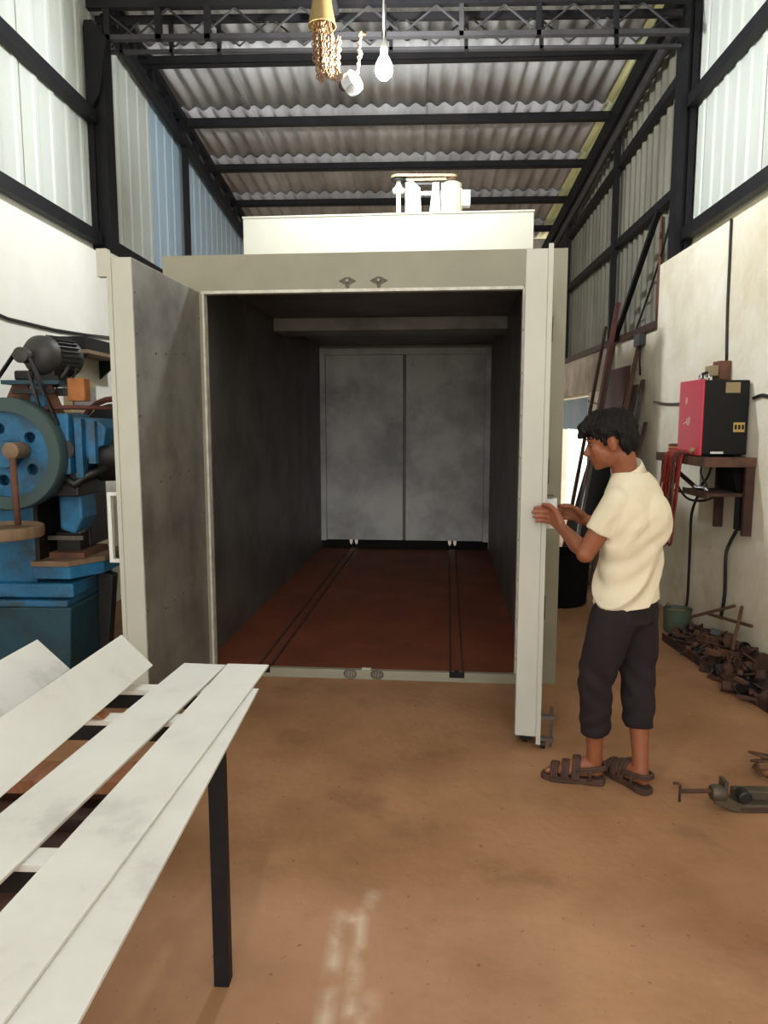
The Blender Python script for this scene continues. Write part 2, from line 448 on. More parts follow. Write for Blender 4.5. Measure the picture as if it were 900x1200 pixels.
rail('girt', (XL+.06, YF, 3.07), (XL+.06, 6.18, 3.07), .07, .10, 'dark horizontal rail on top of the left masonry before the column')
rail('girt', (XL+.06, 6.40, 3.07), (XL+.06, YB, 3.07), .07, .10, 'dark horizontal rail on top of the left masonry beyond the column')
rail('girt', (XL+.06, YF, 4.03), (XL+.06, 6.18, 4.03), .07, .10, 'dark horizontal rail across the upper left sheeting')
rail('girt', (XR-.06, YF, 3.10), (XR-.06, 6.35, 3.10), .07, .10, 'dark horizontal rail on top of the right masonry before the column')
rail('girt', (XR-.06, YF, 4.14), (XR-.06, 6.35, 4.14), .07, .10, 'dark horizontal rail across the upper white right sheeting')
rail('girt', (XR-.07, 6.55, 3.50), (XR-.07, YB, 3.46), .07, .08, 'dark middle rail across the grey right sheeting')
rail('girt', (XR-.07, 6.55, 4.42), (XR-.07, YB, 4.12), .07, .08, 'dark upper rail across the grey right sheeting')
rail('girt', (XR-.08, 6.62, 2.43), (XR-.08, YB, 2.43), .09, .07, 'rusty dark sill rail under the grey right sheeting', m='rust_shade_dark')
rail('sheeting_post', (XR-.10, 8.42, 2.36), (XR-.10, 8.42, 4.85), .06, .06, 'dark post on the grey right sheeting beside the leaning bars', 'post')
rail('sheeting_post', (XR-.10, 10.95, 2.36), (XR-.10, 10.95, 4.6), .07, .07, 'dark far post on the grey right sheeting beside the oven', 'post')
rail('sheeting_post', (XL+.09, 8.56, 3.05), (XL+.09, 8.56, 4.75), .06, .06, 'thin dark post on the light blue left sheeting', 'post')
mesh_thing('brace', G().beam((XR-.155, 6.76, 3.40), (XR-.155, 8.05, 2.42), .045, .045), 'black_steel', 'black diagonal brace across the grey right sheeting', 'brace', kind='structure')

# eave girders following the roof along both side walls
er = thing('eave_girder', 'dark lattice eave girder along the top of the left wall', 'girder', (XL+.1, 6.4, 4.6), kind='structure')
za = lambda y: 4.84 - .101*(y-6.9)
mk('chord', G().beam((XL+.1, 6.4, za(6.4)), (XL+.1, YB, za(YB)), .07, .09), 'black_steel', er)
mk('chord', G().beam((XL+.1, 6.4, za(6.4)+.24), (XL+.1, YB, za(YB)+.24), .07, .07), 'black_steel', er)
for i in range(13):
    y = 6.55 + i*.48
    mk('strut', G().beam((XL+.1, y, za(y)+.02), (XL+.1, y, za(y)+.22), .05, .09, up=(0,1,0)), 'black_steel', er)
er = thing('eave_girder', 'dark boxed eave girder with a pipe along the top of the right wall', 'girder', (XR-.1, 6.5, 4.6), kind='structure')
zb = lambda y: 5.0 - .105*(y-6.7)
mk('chord', G().beam((XR-.12, 6.5, zb(6.5)), (XR-.12, YB, zb(YB)), .12, .2), 'black_steel', er)
mk('pipe', G().tube([(XR-.13, 6.55, zb(6.55)-.19), (XR-.13, YB-.02, zb(YB)-.19)], .045, 12), 'dusty_lit_steel', er, smooth='auto')

# lattice truss between the columns
TY = 6.22
tr = thing('lattice_truss', 'dark welded lattice truss spanning the shed above the bulb', 'truss', (0, TY, 4.5), kind='structure')
zt = lambda x: 4.622 - .010*(x+.26)
xa, xb = XL+.04, XR-.16
mk('bottom_chord', G().beam((xa, TY, zt(xa)), (xb, TY, zt(xb)), .05, .036), 'dusty_lit_steel', tr)
mk('lower_tie', G().beam((xa+.1, TY+.16, zt(xa)-.03), (xb, TY+.16, zt(xb)-.03), .04, .024), 'dusty_lit_steel', tr)
mk('top_chord', G().beam((xa, TY, zt(xa)+.25), (xb, TY, zt(xb)+.25), .06, .06), 'purlin_steel', tr)
mk('top_chord', G().beam((xa, TY+.16, zt(xa)+.22), (xb, TY+.16, zt(xb)+.22), .05, .05), 'purlin_steel', tr)
for i, x in enumerate((-2.5, -2.08, -1.68, -.80, -.255, .36, .97, 1.575)):
    mk('post', G().beam((x, TY, zt(x)-.02), (x, TY, zt(x)+.25), .035 if i > 2 else .05, .05, up=(0,1,0)), 'dusty_lit_steel' if i in (3,4,5) else 'purlin_steel', tr)  # middle posts take the paler steel to carry the bulb's light
    mk('post', G().beam((x+.05, TY+.16, zt(x)-.05), (x+.05, TY+.16, zt(x)+.22), .03, .04, up=(0,1,0)), 'purlin_steel', tr)
x = xa+.12; up = True; pts = []
while x < xb: pts.append((x, up)); x += .27; up = not up
for layer, dy in ((0, 0), (1, .16)):
    for (x0, u0), (x1, u1) in zip(pts, pts[1:]):
        if layer: u0, u1 = u1, u0
        mk('diagonal', G().tube([(x0, TY+dy-.0, zt(x0)+(.22 if u0 else .01)), (x1, TY+dy, zt(x1)+(.22 if u1 else .01))], .009, 6), 'dusty_lit_steel', tr, smooth='auto')

# hanging shutter sheet in the side doorway
me = ribbed(2.6, .44, .13, .02); o = mk('hanging_sheet', me, 'sheet_blue')
o.rotation_euler = (0,0,-PI/2); o.location = (XR+.03, 10.67, 1.45)
tag(o, 'pale ribbed sheet hanging over the bright side doorway', 'sheet', kind='structure')

# ------------------------------------------------------------------ the oven
OV = thing('curing_oven', 'large cream and grey walk-in curing oven with both front doors swung open', 'oven', (-.31, 4.26, 0), math.radians(-2.6))
def ov(name, g, m, parent=OV, **k): return mk(name, g, m, parent, local=True, **k)
D = 4.42                                              # depth of the chamber
FZ = .045
ov('side_wall', G().box((-1.16, .1, 0), (-1.03, D+.1, 2.51)), 'oven_front')
ov('side_wall', G().box((1.03, .1, 0), (1.16, D+.1, 2.51)), 'oven_front')
ov('roof_panel', G().box((-1.16, .1, 2.46), (1.16, D+.1, 2.515)), 'oven_front')
ov('floor_plate', G().box((-1.03, .02, .0), (1.03, D+.02, FZ)), 'oxide_floor')
ov('lintel', G().box((-1.16, 0, 2.31), (1.16, .1, 2.51)), 'oven_front')
ov('jamb', G().box((-1.16, 0, 0), (-.93, .1, 2.31)), 'oven_front')
ov('jamb', G().box((.93, 0, 0), (1.16, .1, 2.31)), 'oven_front')
ov('edge_trim', G().box((-.935, -.004, 2.292), (.935, .05, 2.309)), 'raw_edge', label='pale raw metal edge')
ov('edge_trim', G().box((-.93, -.004, FZ), (-.918, .05, 2.31)), 'raw_edge')
ov('edge_trim', G().box((.918, -.004, FZ), (.93, .05, 2.31)), 'raw_edge')
ov('threshold', G().box((-.93, -.02, 0), (.93, .018, FZ+.012)), 'oven_front', bevel=.003)
# inner lining, panel by panel
n = 4; L = (D-.12)/n
for i in range(n):
    y0 = .11 + i*L
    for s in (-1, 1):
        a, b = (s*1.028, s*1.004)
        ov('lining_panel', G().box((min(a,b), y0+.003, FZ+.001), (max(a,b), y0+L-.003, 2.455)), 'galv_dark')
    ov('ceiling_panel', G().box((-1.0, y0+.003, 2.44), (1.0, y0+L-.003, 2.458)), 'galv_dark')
ov('ceiling_duct', G().box((-1.0, 2.05, 2.33), (1.0, 2.45, 2.44)), 'galvanised', bevel=.006)
# rails let into the floor
for x in (-.61, .575):
    r = ov('rail', G().box((x-.045, -.021, FZ), (x+.045, D, FZ+.004)), 'oxide_floor')
    for dx in (-.037, .037):
        ov('rail_lip', G().box((x+dx-.007, -.022, FZ+.004), (x+dx+.007, D, FZ+.012)), 'rust_shade_dark', r)
    ov('rail_end', G().prism([(x-.045, -.028, .03), (x+.045, -.028, .03), (x+.045,-.028,.062), (x+.02,-.028,.062), (x, -.028, .078), (x-.02,-.028,.062), (x-.045,-.028,.062)], (0,.012,0)), 'black_and_shade', r)
# back frame and closed back doors; the sill below, black in place of shade, has two slots for the rails
yb = D-.10
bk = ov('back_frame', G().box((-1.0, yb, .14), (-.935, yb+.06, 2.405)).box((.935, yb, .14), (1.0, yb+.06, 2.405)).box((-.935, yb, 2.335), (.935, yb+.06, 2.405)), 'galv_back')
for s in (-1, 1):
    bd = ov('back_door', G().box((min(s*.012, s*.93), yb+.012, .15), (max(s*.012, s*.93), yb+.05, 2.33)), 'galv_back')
    ov('door_seam', G().box((s*.012-.006, yb+.004, .15), (s*.012+.006, yb+.012, 2.33)), 'galv_dark', bd)
g = G(); xs = [-1.0]
for x in (-.61, .575): xs += [x-.05, x-.012, x+.012, x+.05]
xs.append(1.0)
for i in range(0, len(xs), 2): g.box((xs[i], yb+.03, .0), (xs[i+1], yb+.05, .15))
for i in range(1, len(xs)-1, 2): g.box((xs[i], yb+.03, .0), (xs[i+1], yb+.05, .085))
for x in (-.61, .575):
    for c in (-.031, .031): g.prism([(x+c-.02, yb+.03, .085), (x+c+.02, yb+.03, .085), (x+c+.02, yb+.03, .115), (x+c+.006, yb+.03, .085), (x+c-.006, yb+.03, .085), (x+c-.02, yb+.03, .115)], (0,.02,0))
ov('back_sill', g, 'black_and_shade')
ov('light_stop', G().box((-1.03, yb+.052, .15), (1.03, yb+.09, 2.46)), 'oven_front')  # added behind the doors to block light through their gaps
# catches on the lintel and on the threshold
for x in (-.075, .105):
    c = ov('latch_plate', G().prism([(x-.05,-.006,2.352),(x-.012,-.006,2.372),(x+.012,-.006,2.372),(x+.05,-.006,2.352),(x+.012,-.006,2.332),(x+.006,-.006,2.312),(x-.006,-.006,2.312),(x-.012,-.006,2.332)], (0,.008,0)), 'clamp_grey')
    ov('latch_pin', G().cyl((x,-.02,2.352),(x,.0,2.352),.009,10), 'steel_grey', c)
for x in (-.07, .095):
    c = ov('floor_catch', G().tube([(x+.035*math.cos(a), -.026, .036+.026*math.sin(a)) for a in [2*PI*i/14 for i in range(14)]], .005, 6, closed=True), 'steel_grey', smooth=True)
    for k in (-1, 0, 1): ov('catch_bar', G().box((x+k*.016-.003, -.03, .012), (x+k*.016+.003, -.02, .06)), 'steel_grey', c)
ov('chip', G().box((.0, -.01, FZ+.0125), (.055, .012, FZ+.02)), 'raw_edge')
# air plenum on top
pl = ov('plenum', G().box((-1.16, 1.74, 2.516), (1.16, D+.08, 3.19)), 'oven_cream', bevel=.004)
ov('flashing', G().box((-1.165, 1.735, 3.185), (1.165, D+.085, 3.197)), 'oven_cream', pl)
# front doors
def oven_door(hx, hy, ang, sgn, label):
    """hinged at (hx,hy) of the oven frame; in the door's own frame x runs from hinge to free edge, y to the outside"""
    Wd = .90; T = .118
    d = G().box((0, 0, .07), (Wd, T*.82, 2.305)) if sgn > 0 else G().box((0, -T*.82, .07), (Wd, 0, 2.305))
    o = bpy.data.objects.new('door', d.mesh('door')); COL.objects.link(o)
    o.data.materials.append(M['oven_door']); o.parent = OV; o.location = (hx, hy, 0); o.rotation_euler = (0,0,ang); o['label'] = label
    WM[o.name] = WM[OV.name] @ Matrix.Translation((hx,hy,0)) @ Matrix.Rotation(ang,4,'Z')
    md = o.modifiers.new('bevel','BEVEL'); md.width = .004; md.segments = 2
    q = lambda name, g, m, p=o, **k: mk(name, g, m, p, local=True, **k)
    s = sgn
    yb2 = lambda a, b: (min(s*a, s*b), max(s*a, s*b))
    y0, y1 = yb2(T*.82, T); q('outer_skin', G().box((-.02, y0, .035), (Wd+.002, y1, 2.325)), 'oven_door')
    y0, y1 = yb2(-.004, 0); q('inner_lining', G().box((.004, y0, .075), (Wd-.004, y1, 2.30)), 'galvanised', label='mottled galvanised lining')
    for z in [.25+.19*i for i in range(11)]:
        for x in (.018, Wd-.018): q('rivet', G().cyl((x, s*-.007, z), (x, s*-.003, z), .006, 6), 'steel_grey')
    for z in (.62, 1.28, 1.92):
        for k in range(4): q('rivet', G().cyl((.27+.13*k, s*-.007, z-.01*k), (.27+.13*k, s*-.003, z-.01*k), .006, 6), 'steel_grey')
    for z in (.4, 1.2, 2.0): q('hinge', G().cyl((-.012, s*(T+.012), z), (-.012, s*(T+.012), z+.14), .013, 12), 'steel_grey')
    q('underside', G().box((.03, *([yb2(.02,.08)[0], .04])), (Wd-.03, yb2(.02,.08)[1], .069)), 'black_and_shade')
    return o, q, yb2
# left door: opens to the left, free edge towards the camera
dl, q, yb2 = oven_door(-.95, -.005, math.radians(-90+2.6-2.9), -1, 'left front door seen from its galvanised inner side')
h = q('pull_handle', G().box((.80,-.205,.86),(.825,-.187,1.21)).box((.80,-.187,1.193),(.825,-.118,1.21)).box((.80,-.187,.86),(.825,-.118,.877)), 'white_paint')
q('top_tab', G().box((.86,-.165,2.22),(.90,-.116,2.345)), 'oven_door')
# right door
dr, q, yb2 = oven_door(.945, -.005, math.radians(-90+2.6-9.3), 1, 'right front door standing edge-on, held by the boy')
q('bolt', G().cyl((.88,.165,.02),(.88,.165,.22),.008,10), 'steel_grey')
for z in (.05, .16): q('bolt_guide', G().box((.865,.118,z),(.895,.18,z+.015)), 'steel_grey')
q('caster', G().lathe([(.028,-.012),(.028,.012)], (.80,.045,.029), (0,1,0), 16), 'grease_shade_black')
q('caster', G().lathe([(.02,-.012),(.02,.012)], (.86,.13,.021), (0,1,0), 16), 'grease_shade_black')
lp = q('latch_plate', G().box((.80,.118,1.06),(.83,.165,1.20)), 'white_paint')
q('latch_bar', G().box((.74,.1185,1.205),(.84,.15,1.211)), 'steel_grey', lp)

# ------------------------------------------------------------------ fan drive on the plenum
FY = 6.62
fd = thing('fan_drive', 'white belt-driven fan unit with cream motor standing on the oven roof', 'fan drive', (.10, FY, 3.2))
zb0 = 3.199
mk('base_frame', G().box((-.20, FY-.12, zb0), (.42, FY+.14, zb0+.02)), 'fan_white', fd)
st = mk('stand', G().prism([(-.085,FY-.06,zb0+.02),(.06,FY-.06,zb0+.02),(.04,FY-.06,3.56),(-.03,FY-.06,3.62),(-.085,FY-.06,3.60)], (0,.02,0)), 'fan_white', fd)
mk('stand', G().prism([(.11,FY-.06,zb0+.02),(.22,FY-.06,zb0+.02),(.205,FY-.06,3.60),(.15,FY-.06,3.60)], (0,.02,0)), 'fan_white', fd)
mk('cross_bar', G().box((-.03,FY-.058,3.50),(.16,FY-.042,3.53)), 'fan_white', fd)
mk('cross_bar', G().box((-.03,FY-.056,3.585),(.18,FY-.044,3.602)), 'dusty_lit_steel', fd)
mk('shaft', G().cyl((-.145,FY-.02,zb0+.02),(-.145,FY-.02,3.63),.02,14), 'fan_white', fd, smooth='auto')
mk('bearing', G().lathe([(.02,0),(.05,.01),(.055,.04),(.03,.06),(.02,.09)], (-.145,FY-.02,3.52), (0,0,1), 18), 'fan_white', fd, smooth='auto')
mk('pulley', G().lathe([(.065,0),(.068,.01),(.055,.02),(.068,.03),(.065,.04)], (-.145,FY-.02,3.625), (0,0,1), 22), 'grease_shade_black', fd, smooth='auto')
mk('pulley', G().lathe([(.04,0),(.05,.01),(.04,.025),(.05,.04),(.045,.05)], (.315,FY-.02,3.615), (0,0,1), 20), 'rust_mid', fd, smooth='auto')
g = G()
ring = []
for i in range(9):
    a = PI/2 + PI*i/8; ring.append((-.145+.068*math.cos(a), FY-.02+.068*math.sin(a)))
for i in range(9):
    a = -PI/2 + PI*i/8; ring.append((.315+.05*math.cos(a), FY-.02+.05*math.sin(a)))
k = len(ring); vs = []
for z, o_ in ((3.648,0),(3.668,0)):
    for x, y in ring: vs.append((x,y,z))
cxm = .085
for z in (3.648,3.668):
    for x, y in ring: vs.append((x+(cxm-x)*.02, y+(FY-.02-y)*.08, z))
fs = []
for i in range(k):
    j = (i+1)%k
    fs += [(i,j,k+j,k+i),(2*k+j,2*k+i,3*k+i,3*k+j),(k+i,k+j,3*k+j,3*k+i),(j,i,2*k+i,2*k+j)]
g.add(vs, fs); mk('belt', g, 'label_tan', fd)
mo = mk('motor', G().lathe([(.07,0),(.09,.01),(.09,.11),(.082,.12),(.082,.33),(.088,.34),(.088,.37),(.06,.385)], (.315,FY-.02,3.225), (0,0,1), 28), 'motor_cream', fd, smooth='auto')
g = G()
for i in range(24):
    a = 2*PI*i/24; c, s = math.cos(a), math.sin(a)
    g.beam((.315+.086*c, FY-.02+.086*s, 3.345), (.315+.086*c, FY-.02+.086*s, 3.55), .005, .014, up=(c,s,0))
mk('cooling_fins', g, 'motor_cream', mo)
tb = mk('terminal_box', G().box((.405,FY-.06,3.41),(.475,FY+.03,3.54)), 'fan_white', mo, bevel=.004)
mk('motor_bracket', G().box((.225,FY-.05,3.24),(.245,FY+.02,3.60)), 'fan_white', fd)

# ------------------------------------------------------------------ hoist and bulb hanging from the truss
def chain(g, pts, r=.017, wire=.0045, jit=0.0):
    P = [Vector(p) for p in pts]
    seg = [(P[i+1]-P[i]).length for i in range(len(P)-1)]; tot = sum(seg); step = r*1.45; n = int(tot/step)
    for k in range(n+1):
        d = k*step; i = 0
        while i < len(seg)-1 and d > seg[i]: d -= seg[i]; i += 1
        dirv = (P[i+1]-P[i]).normalized(); c = P[i] + dirv*d + Vector((random.uniform(-jit,jit),)*1+(random.uniform(-jit,jit),random.uniform(-jit,jit)))
        u = Vector((0,1,0)) if abs(dirv.y) < .8 else Vector((1,0,0)); s1 = dirv.cross(u).normalized(); s2 = dirv.cross(s1)
        side = s1 if k%2 else s2
        g.tube([c + dirv*(r*math.cos(2*PI*j/8)) + side*(r*.62*math.sin(2*PI*j/8)) for j in range(8)], wire, 5, closed=True)
    return g
HY = 5.62
ho = thing('chain_hoist', 'brass bell-shaped chain hoist with rusty hanging chains', 'hoist', (-.68, HY, 4.0))
mk('bell_cover', G().lathe([(.0,.30),(.045,.30),(.06,.26),(.075,.12),(.10,.0),(.103,-.01),(.097,-.01),(.07,.10),(.05,.22),(.0,.24)], (-.68,HY,4.405), (0,0,1), 32), 'brass', ho, smooth='auto')
mk('hanger_rod', G().cyl((-.68,HY,4.69),(-.68,HY,4.80),.012,10).box((-.74,HY-.03,4.79),(-.62,TY+.02,4.83)), 'dusty_lit_steel', ho)
mk('stem', G().cyl((-.675,HY,4.36),(-.675,HY,4.66),.014,10), 'rust_shade_dark', ho)
for i in range(13):
    a = i*2.4; rx = .088*math.cos(a)*(.4+.6*(i%3)/2); ry = .06*math.sin(a)
    zb_ = 4.03 + .12*random.random()
    x0 = -.685 + rx; g = G()
    chain(g, [(x0*.6-.68*.4, HY+ry*.5, 4.44), (x0, HY+ry, 4.33), (x0+.01, HY+ry, zb_), (x0+.035, HY+ry*.8, zb_-.02), (x0+.05, HY+ry*.6, 4.32)], jit=.003)
    mk('chain', g, 'chain_rust', ho, smooth=True)
g = G(); chain(g, [(-.60,HY-.02,4.30),(-.585,HY-.02,4.15),(-.54,HY-.02,4.03),(-.50,HY-.02,4.00)], r=.02, wire=.006); mk('chain', g, 'chain_rust', ho, smooth=True)
g = G(); chain(g, [(-.405,HY,4.34),(-.41,HY,4.22),(-.425,HY,4.05),(-.44,HY,4.02)], r=.016); mk('chain', g, 'chain_rust', ho, smooth=True)
g = G(); chain(g, [(-.40,HY+.01,4.345),(-.415,HY+.01,4.28),(-.40,HY+.02,4.20),(-.42,HY+.02,4.24)], r=.018, wire=.005); mk('chain', g, 'chain_rust', ho, smooth=True)
mk('tie_chain', chain(G(), [(-.405,HY,4.34),(-.40,TY-.03,4.62)], r=.014), 'chain_rust', ho, smooth=True)
hb = mk('hook_block', G().lathe([(.03,-.045),(.076,-.04),(.084,0),(.076,.04),(.03,.045)], (-.465,HY-.01,4.0), (.75,-.55,.35), 22), 'chrome', ho, smooth='auto')
mk('hook', G().tube([(-.52+.03*math.cos(a), HY-.02, 3.985+.035*math.sin(a)) for a in [PI*.3+PI*1.5*i/10 for i in range(11)]], .01, 8), 'rust_shade_dark', hb, smooth=True)

BY = 5.5
bu = thing('light_bulb', 'bright white bulb hanging on a cord below the truss', 'light bulb', (-.227, BY, 3.97))
mk('glass', G().lathe([(.0,0),(.028,.006),(.052,.03),(.062,.062),(.058,.10),(.042,.135),(.026,.16),(.022,.175)], (-.227,BY,3.97), (0,0,1), 26), 'bulb_glow', bu, smooth=True)
mk('socket', G().lathe([(.024,0),(.026,.02),(.024,.06),(.01,.075)], (-.227,BY,4.146), (0,0,1), 18), 'white_paint', bu, smooth='auto')
mk('cord', G().tube([(-.227,BY,4.215),(-.23,BY,4.45),(-.235,BY+.1,4.80),(-.24,TY-.035,4.88)], .006, 8), 'white_paint', bu, smooth=True)

# two added fill bulbs, unseen, light the front half of the shed from above and behind
for (bx, by_, bz, lab) in ((-.3, 1.2, 4.3, 'added fill bulb over the work table, above the picture'), (.6, -1.4, 4.3, 'added fill bulb by the shed front, behind the picture')):
    b2 = thing('light_bulb', lab, 'light bulb', (bx, by_, bz), group='added fill bulbs out of view')
    mk('glass', G().lathe([(.0,0),(.028,.006),(.052,.03),(.062,.062),(.058,.10),(.042,.135),(.026,.16),(.022,.175)], (bx,by_,bz), (0,0,1), 26), 'fill_bulb_glow', b2, smooth=True)
    mk('socket', G().lathe([(.024,0),(.026,.02),(.024,.06),(.01,.075)], (bx,by_,bz+.176), (0,0,1), 18), 'white_paint', b2, smooth='auto')
    mk('cord', G().tube([(bx,by_,bz+.245),(bx,by_,zr(by_)+.14)], .006, 8), 'white_paint', b2, smooth=True)

# ------------------------------------------------------------------ work table with primed sheet strips
tb = thing('work_table', 'black steel work table frame carrying white primed strips', 'table', (-.95, 1.3, 0))
for (x, y) in ((-.524,1.83),(-1.40,1.83),(-.524,.55),(-1.40,.55)):
    mk('leg', G().box((x-.021,y-.021,0),(x+.021,y+.021,.70)), 'black_steel', tb, bevel=.002)
for a, b in (((-.545,.52,.70),(-.503,2.14,.728)), ((-1.421,.52,.70),(-1.379,2.14,.728))): mk('side_rail', G().box(a,b), 'black_steel', tb)
for y in (.60, 1.245, 1.89, 2.115):
    c = mk('cross_bar', G().box((-1.421,y-.028,.728),(-.503,y+.028,.741)), 'sheet_primer', tb)
    mk('drop_flange', G().box((-1.379,y-.028,.685),(-.545,y-.022,.7275)), 'black_steel', c)
def strip(pa, pb, w, thick, label, tilt=0.0, fold=.012):
    """sheet strip whose right edge runs pa -> pb; it widens to the left by w, tilted up by tilt"""
    a = Vector(pa); b = Vector(pb); d = (b-a).normalized()
    left = Vector((0,0,1)).cross(d).normalized()
    if left.x > 0: left = -left
    left = (left*math.cos(tilt) + Vector((0,0,1))*math.sin(tilt)); up = Vector((0,0,1)) * math.cos(tilt) + Vector((math.sin(tilt),0,0))
    t = G().prism([a, b, b+left*w, a+left*w], -up*thick)
    return mesh_thing('sheet_strip', t, 'sheet_primer', label, 'metal strip', 'primed strips on the work table', bevel=.0015)
strip((-.467,2.10,.750),(-.440,.45,.750), .115, .008, 'narrow white primed strip along the outer edge of the work table')
strip((-.474,2.29,.759),(-.563,.40,.759), .138, .008, 'white primed strip overlapping the outer strip on the work table')
strip((-.622,2.31,.750),(-.790,.40,.750), .145, .008, 'white primed strip between the two gaps of the work table')
strip((-.832,2.215,.778),(-.880,.40,.778), .140, .008, 'tilted white strip pointing at the left oven door', math.radians(45))
strip((-1.095,2.20,.766),(-1.13,.45,.766), .142, .008, 'tilted white strip farthest left, before the blue press', math.radians(43))
for y in (.60, 1.89):
    for x in (-.845, -1.10):
        mk('support_wedge', G().prism([(x-.05*(2-y)*0,y-.02,.742),(x-.10,y-.02,.742),(x-.10,y-.02,.742+.060 if x > -1 else .742+.052)], (0,.04,0)), 'timber', tb)

# timber and offcuts heaped on a pallet beyond the table; dark colours stand in for shadow
pt = thing('pallet', 'low pallet, coloured dark for shade, heaped with timber behind the work table', 'pallet', (-1.43, 2.45, 0))
for y in (2.0, 2.4, 2.8): mk('runner', G().box((-1.85,y-.04,0),(-1.01,y+.04,.09)), 'rust_shade_dark', pt)
for i in range(6): mk('board', G().box((-1.85+.143*i,1.93,.091),(-1.85+.143*i+.125,2.87,.112)), 'rust_shade_dark', pt)
R = lambda a: Matrix.Rotation(a,4,'Z')
def plank(c, s, a, m, label, grp=None, name='timber_piece', cat='timber'):
    T = Matrix.Translation(c) @ R(a)
    return mesh_thing(name, G().box((-s[0]/2,-s[1]/2,0),(s[0]/2,s[1]/2,s[2]), T), m, label, cat, grp, bevel=.002)
plank((-1.42,2.62,.113),(.62,.11,.09),.05,'rust_mid','thick brown timber lying across the pallet behind the table')
plank((-1.40,2.42,.113),(.70,.08,.05),-.12,'rust_shade_dark','timber coloured dark for shade in the middle of the pallet')
plank((-1.36,2.08,.113),(.6,.10,.07),.15,'rust_shade_dark','timber coloured dark for shade at the near end of the pallet')
plank((-1.33,2.53,.2035),(.62,.16,.05),.02,'timber','orange-brown board on top of the pallet heap showing between the strips')
for i in range(4):
    a = random.uniform(0,PI); x = -1.66+.17*i; y = random.uniform(2.15,2.33); 
    g = G().tube([(x-.10*math.cos(a),y-.05*math.sin(a),.126+.007*i),(x,y,.146+.007*i),(x+.10*math.cos(a),y+.05*math.sin(a),.126+.007*i)], .008, 6)
    mesh_thing('wire_offcut', g, 'rust_mid', ['leftmost','second','third','rightmost'][i] + ' bent rusty rod in the pallet heap, seen between the white strips', 'offcut', 'bent offcuts on the pallet', smooth=True)

# ------------------------------------------------------------------ power press
PX, PYc = -2.27, 4.3
pr_ = thing('power_press', 'old blue power press with a big belt-driven flywheel by the left wall', 'press', (PX, PYc, 0))
p = lambda name, g, m, parent=pr_, **k: mk(name, g, m, parent, **k)
p('pedestal', G().prism([(-2.56,4.0,0),(-2.0,4.0,0),(-1.97,4.0,.49),(-2.56,4.0,.49)], (0,.62,0)), 'press_teal', bevel=.012)
p('foot', G().box((-2.57,3.93,0),(-1.93,4.68,.06)), 'press_teal', bevel=.01)
p('bed_step', G().box((-2.56,4.0,.491),(-1.99,4.62,.53)), 'press_blue', bevel=.008)
p('bed_step', G().box((-2.52,4.02,.54),(-1.96,4.58,.625)), 'press_blue', bevel=.014)
p('bed', G().prism([(-2.2,4.03,.65),(-1.98,4.03,.65),(-1.86,4.22,.65),(-1.86,4.58,.65),(-2.2,4.58,.65)], (0,0,.075)), 'press_blue', bevel=.006)
bl = p('bolster', G().prism([(-2.2,4.02,.726),(-1.98,4.02,.726),(-1.85,4.22,.726),(-1.85,4.56,.726),(-2.2,4.56,.726)], (0,0,.03)), 'wood_tan')
p('die_plate', G().box((-2.14,4.12,.757),(-1.93,4.45,.79)), 'rust_brown', bl)
p('die_block', G().box((-2.12,4.18,.79),(-1.98,4.40,.90)), 'grease_shade_black', bl)
p('die_strap', G().box((-2.16,4.15,.86),(-1.95,4.17,.885)), 'steel_grey', bl)
p('throat_frame', G().box((-2.56,4.06,.62),(-2.19,4.56,1.22)), 'press_blue', bevel=.015)
p('throat_shade', G().box((-2.19,4.06,.758),(-2.165,4.56,1.22)), 'grease_shade_black')  # black sheet standing in for the shade inside the C-throat
p('throat_shade_block', G().box((-2.165,4.30,.80),(-1.97,4.56,1.22)), 'grease_shade_black', bevel=.01)  # black block, more of the painted shade deep in the throat
p('head', G().prism([(-2.56,4.04,1.2),(-2.02,4.04,1.2),(-1.96,4.04,1.3),(-1.96,4.04,1.55),(-2.02,4.04,1.60),(-2.56,4.04,1.62)], (0,.5,0)), 'press_blue', bevel=.015)
p('head_rib', G().box((-2.02,3.98,1.26),(-1.92,4.05,1.60)), 'press_blue', bevel=.008)
p('bearing_cap', G().prism([(-1.97,4.06,1.30),(-1.90,4.06,1.27),(-1.82,4.06,1.40),(-1.76,4.06,1.42),(-1.74,4.06,1.52),(-1.80,4.06,1.57),(-1.96,4.06,1.58)], (0,.25,0)), 'press_blue', bevel=.01)
p('brake_drum', G().lathe([(.04,-.09),(.15,-.09),(.16,-.08),(.16,.08),(.15,.09),(.04,.09)], (-1.80,4.30,1.36), (1,.3,0), 30), 'grease_shade_black', smooth='auto')
p('eccentric', G().lathe([(.02,-.02),(.055,-.02),(.06,0),(.055,.02),(.02,.02)], (-1.955,3.985,1.40), (.5,-1,0), 20), 'grease_shade_black', smooth='auto')
p('bearing_rib', G().box((-1.83,4.02,1.32),(-1.79,4.06,1.56)), 'press_blue')
p('bearing_rib', G().box((-1.90,4.01,1.24),(-1.86,4.06,1.57)), 'press_blue')
gr = p('gear', G().lathe([(.03,-.03),(.19,-.03),(.195,-.02),(.195,.02),(.19,.03),(.03,.03)], (-1.85,4.46,1.47), (0,1,0), 40), 'grease_shade_black', smooth='auto')
p('gear_guard', G().tube([(-1.85+.225*math.cos(a),4.46,1.47+.225*math.sin(a)) for a in [PI*.05+PI*.9*i/12 for i in range(13)]], .018, 8), 'rust_red', gr, smooth=True)
p('lever', G().tube([(-2.09,4.0,1.625),(-1.93,4.05,1.635),(-1.72,4.12,1.63)], .013, 8), 'rust_red', smooth=True)
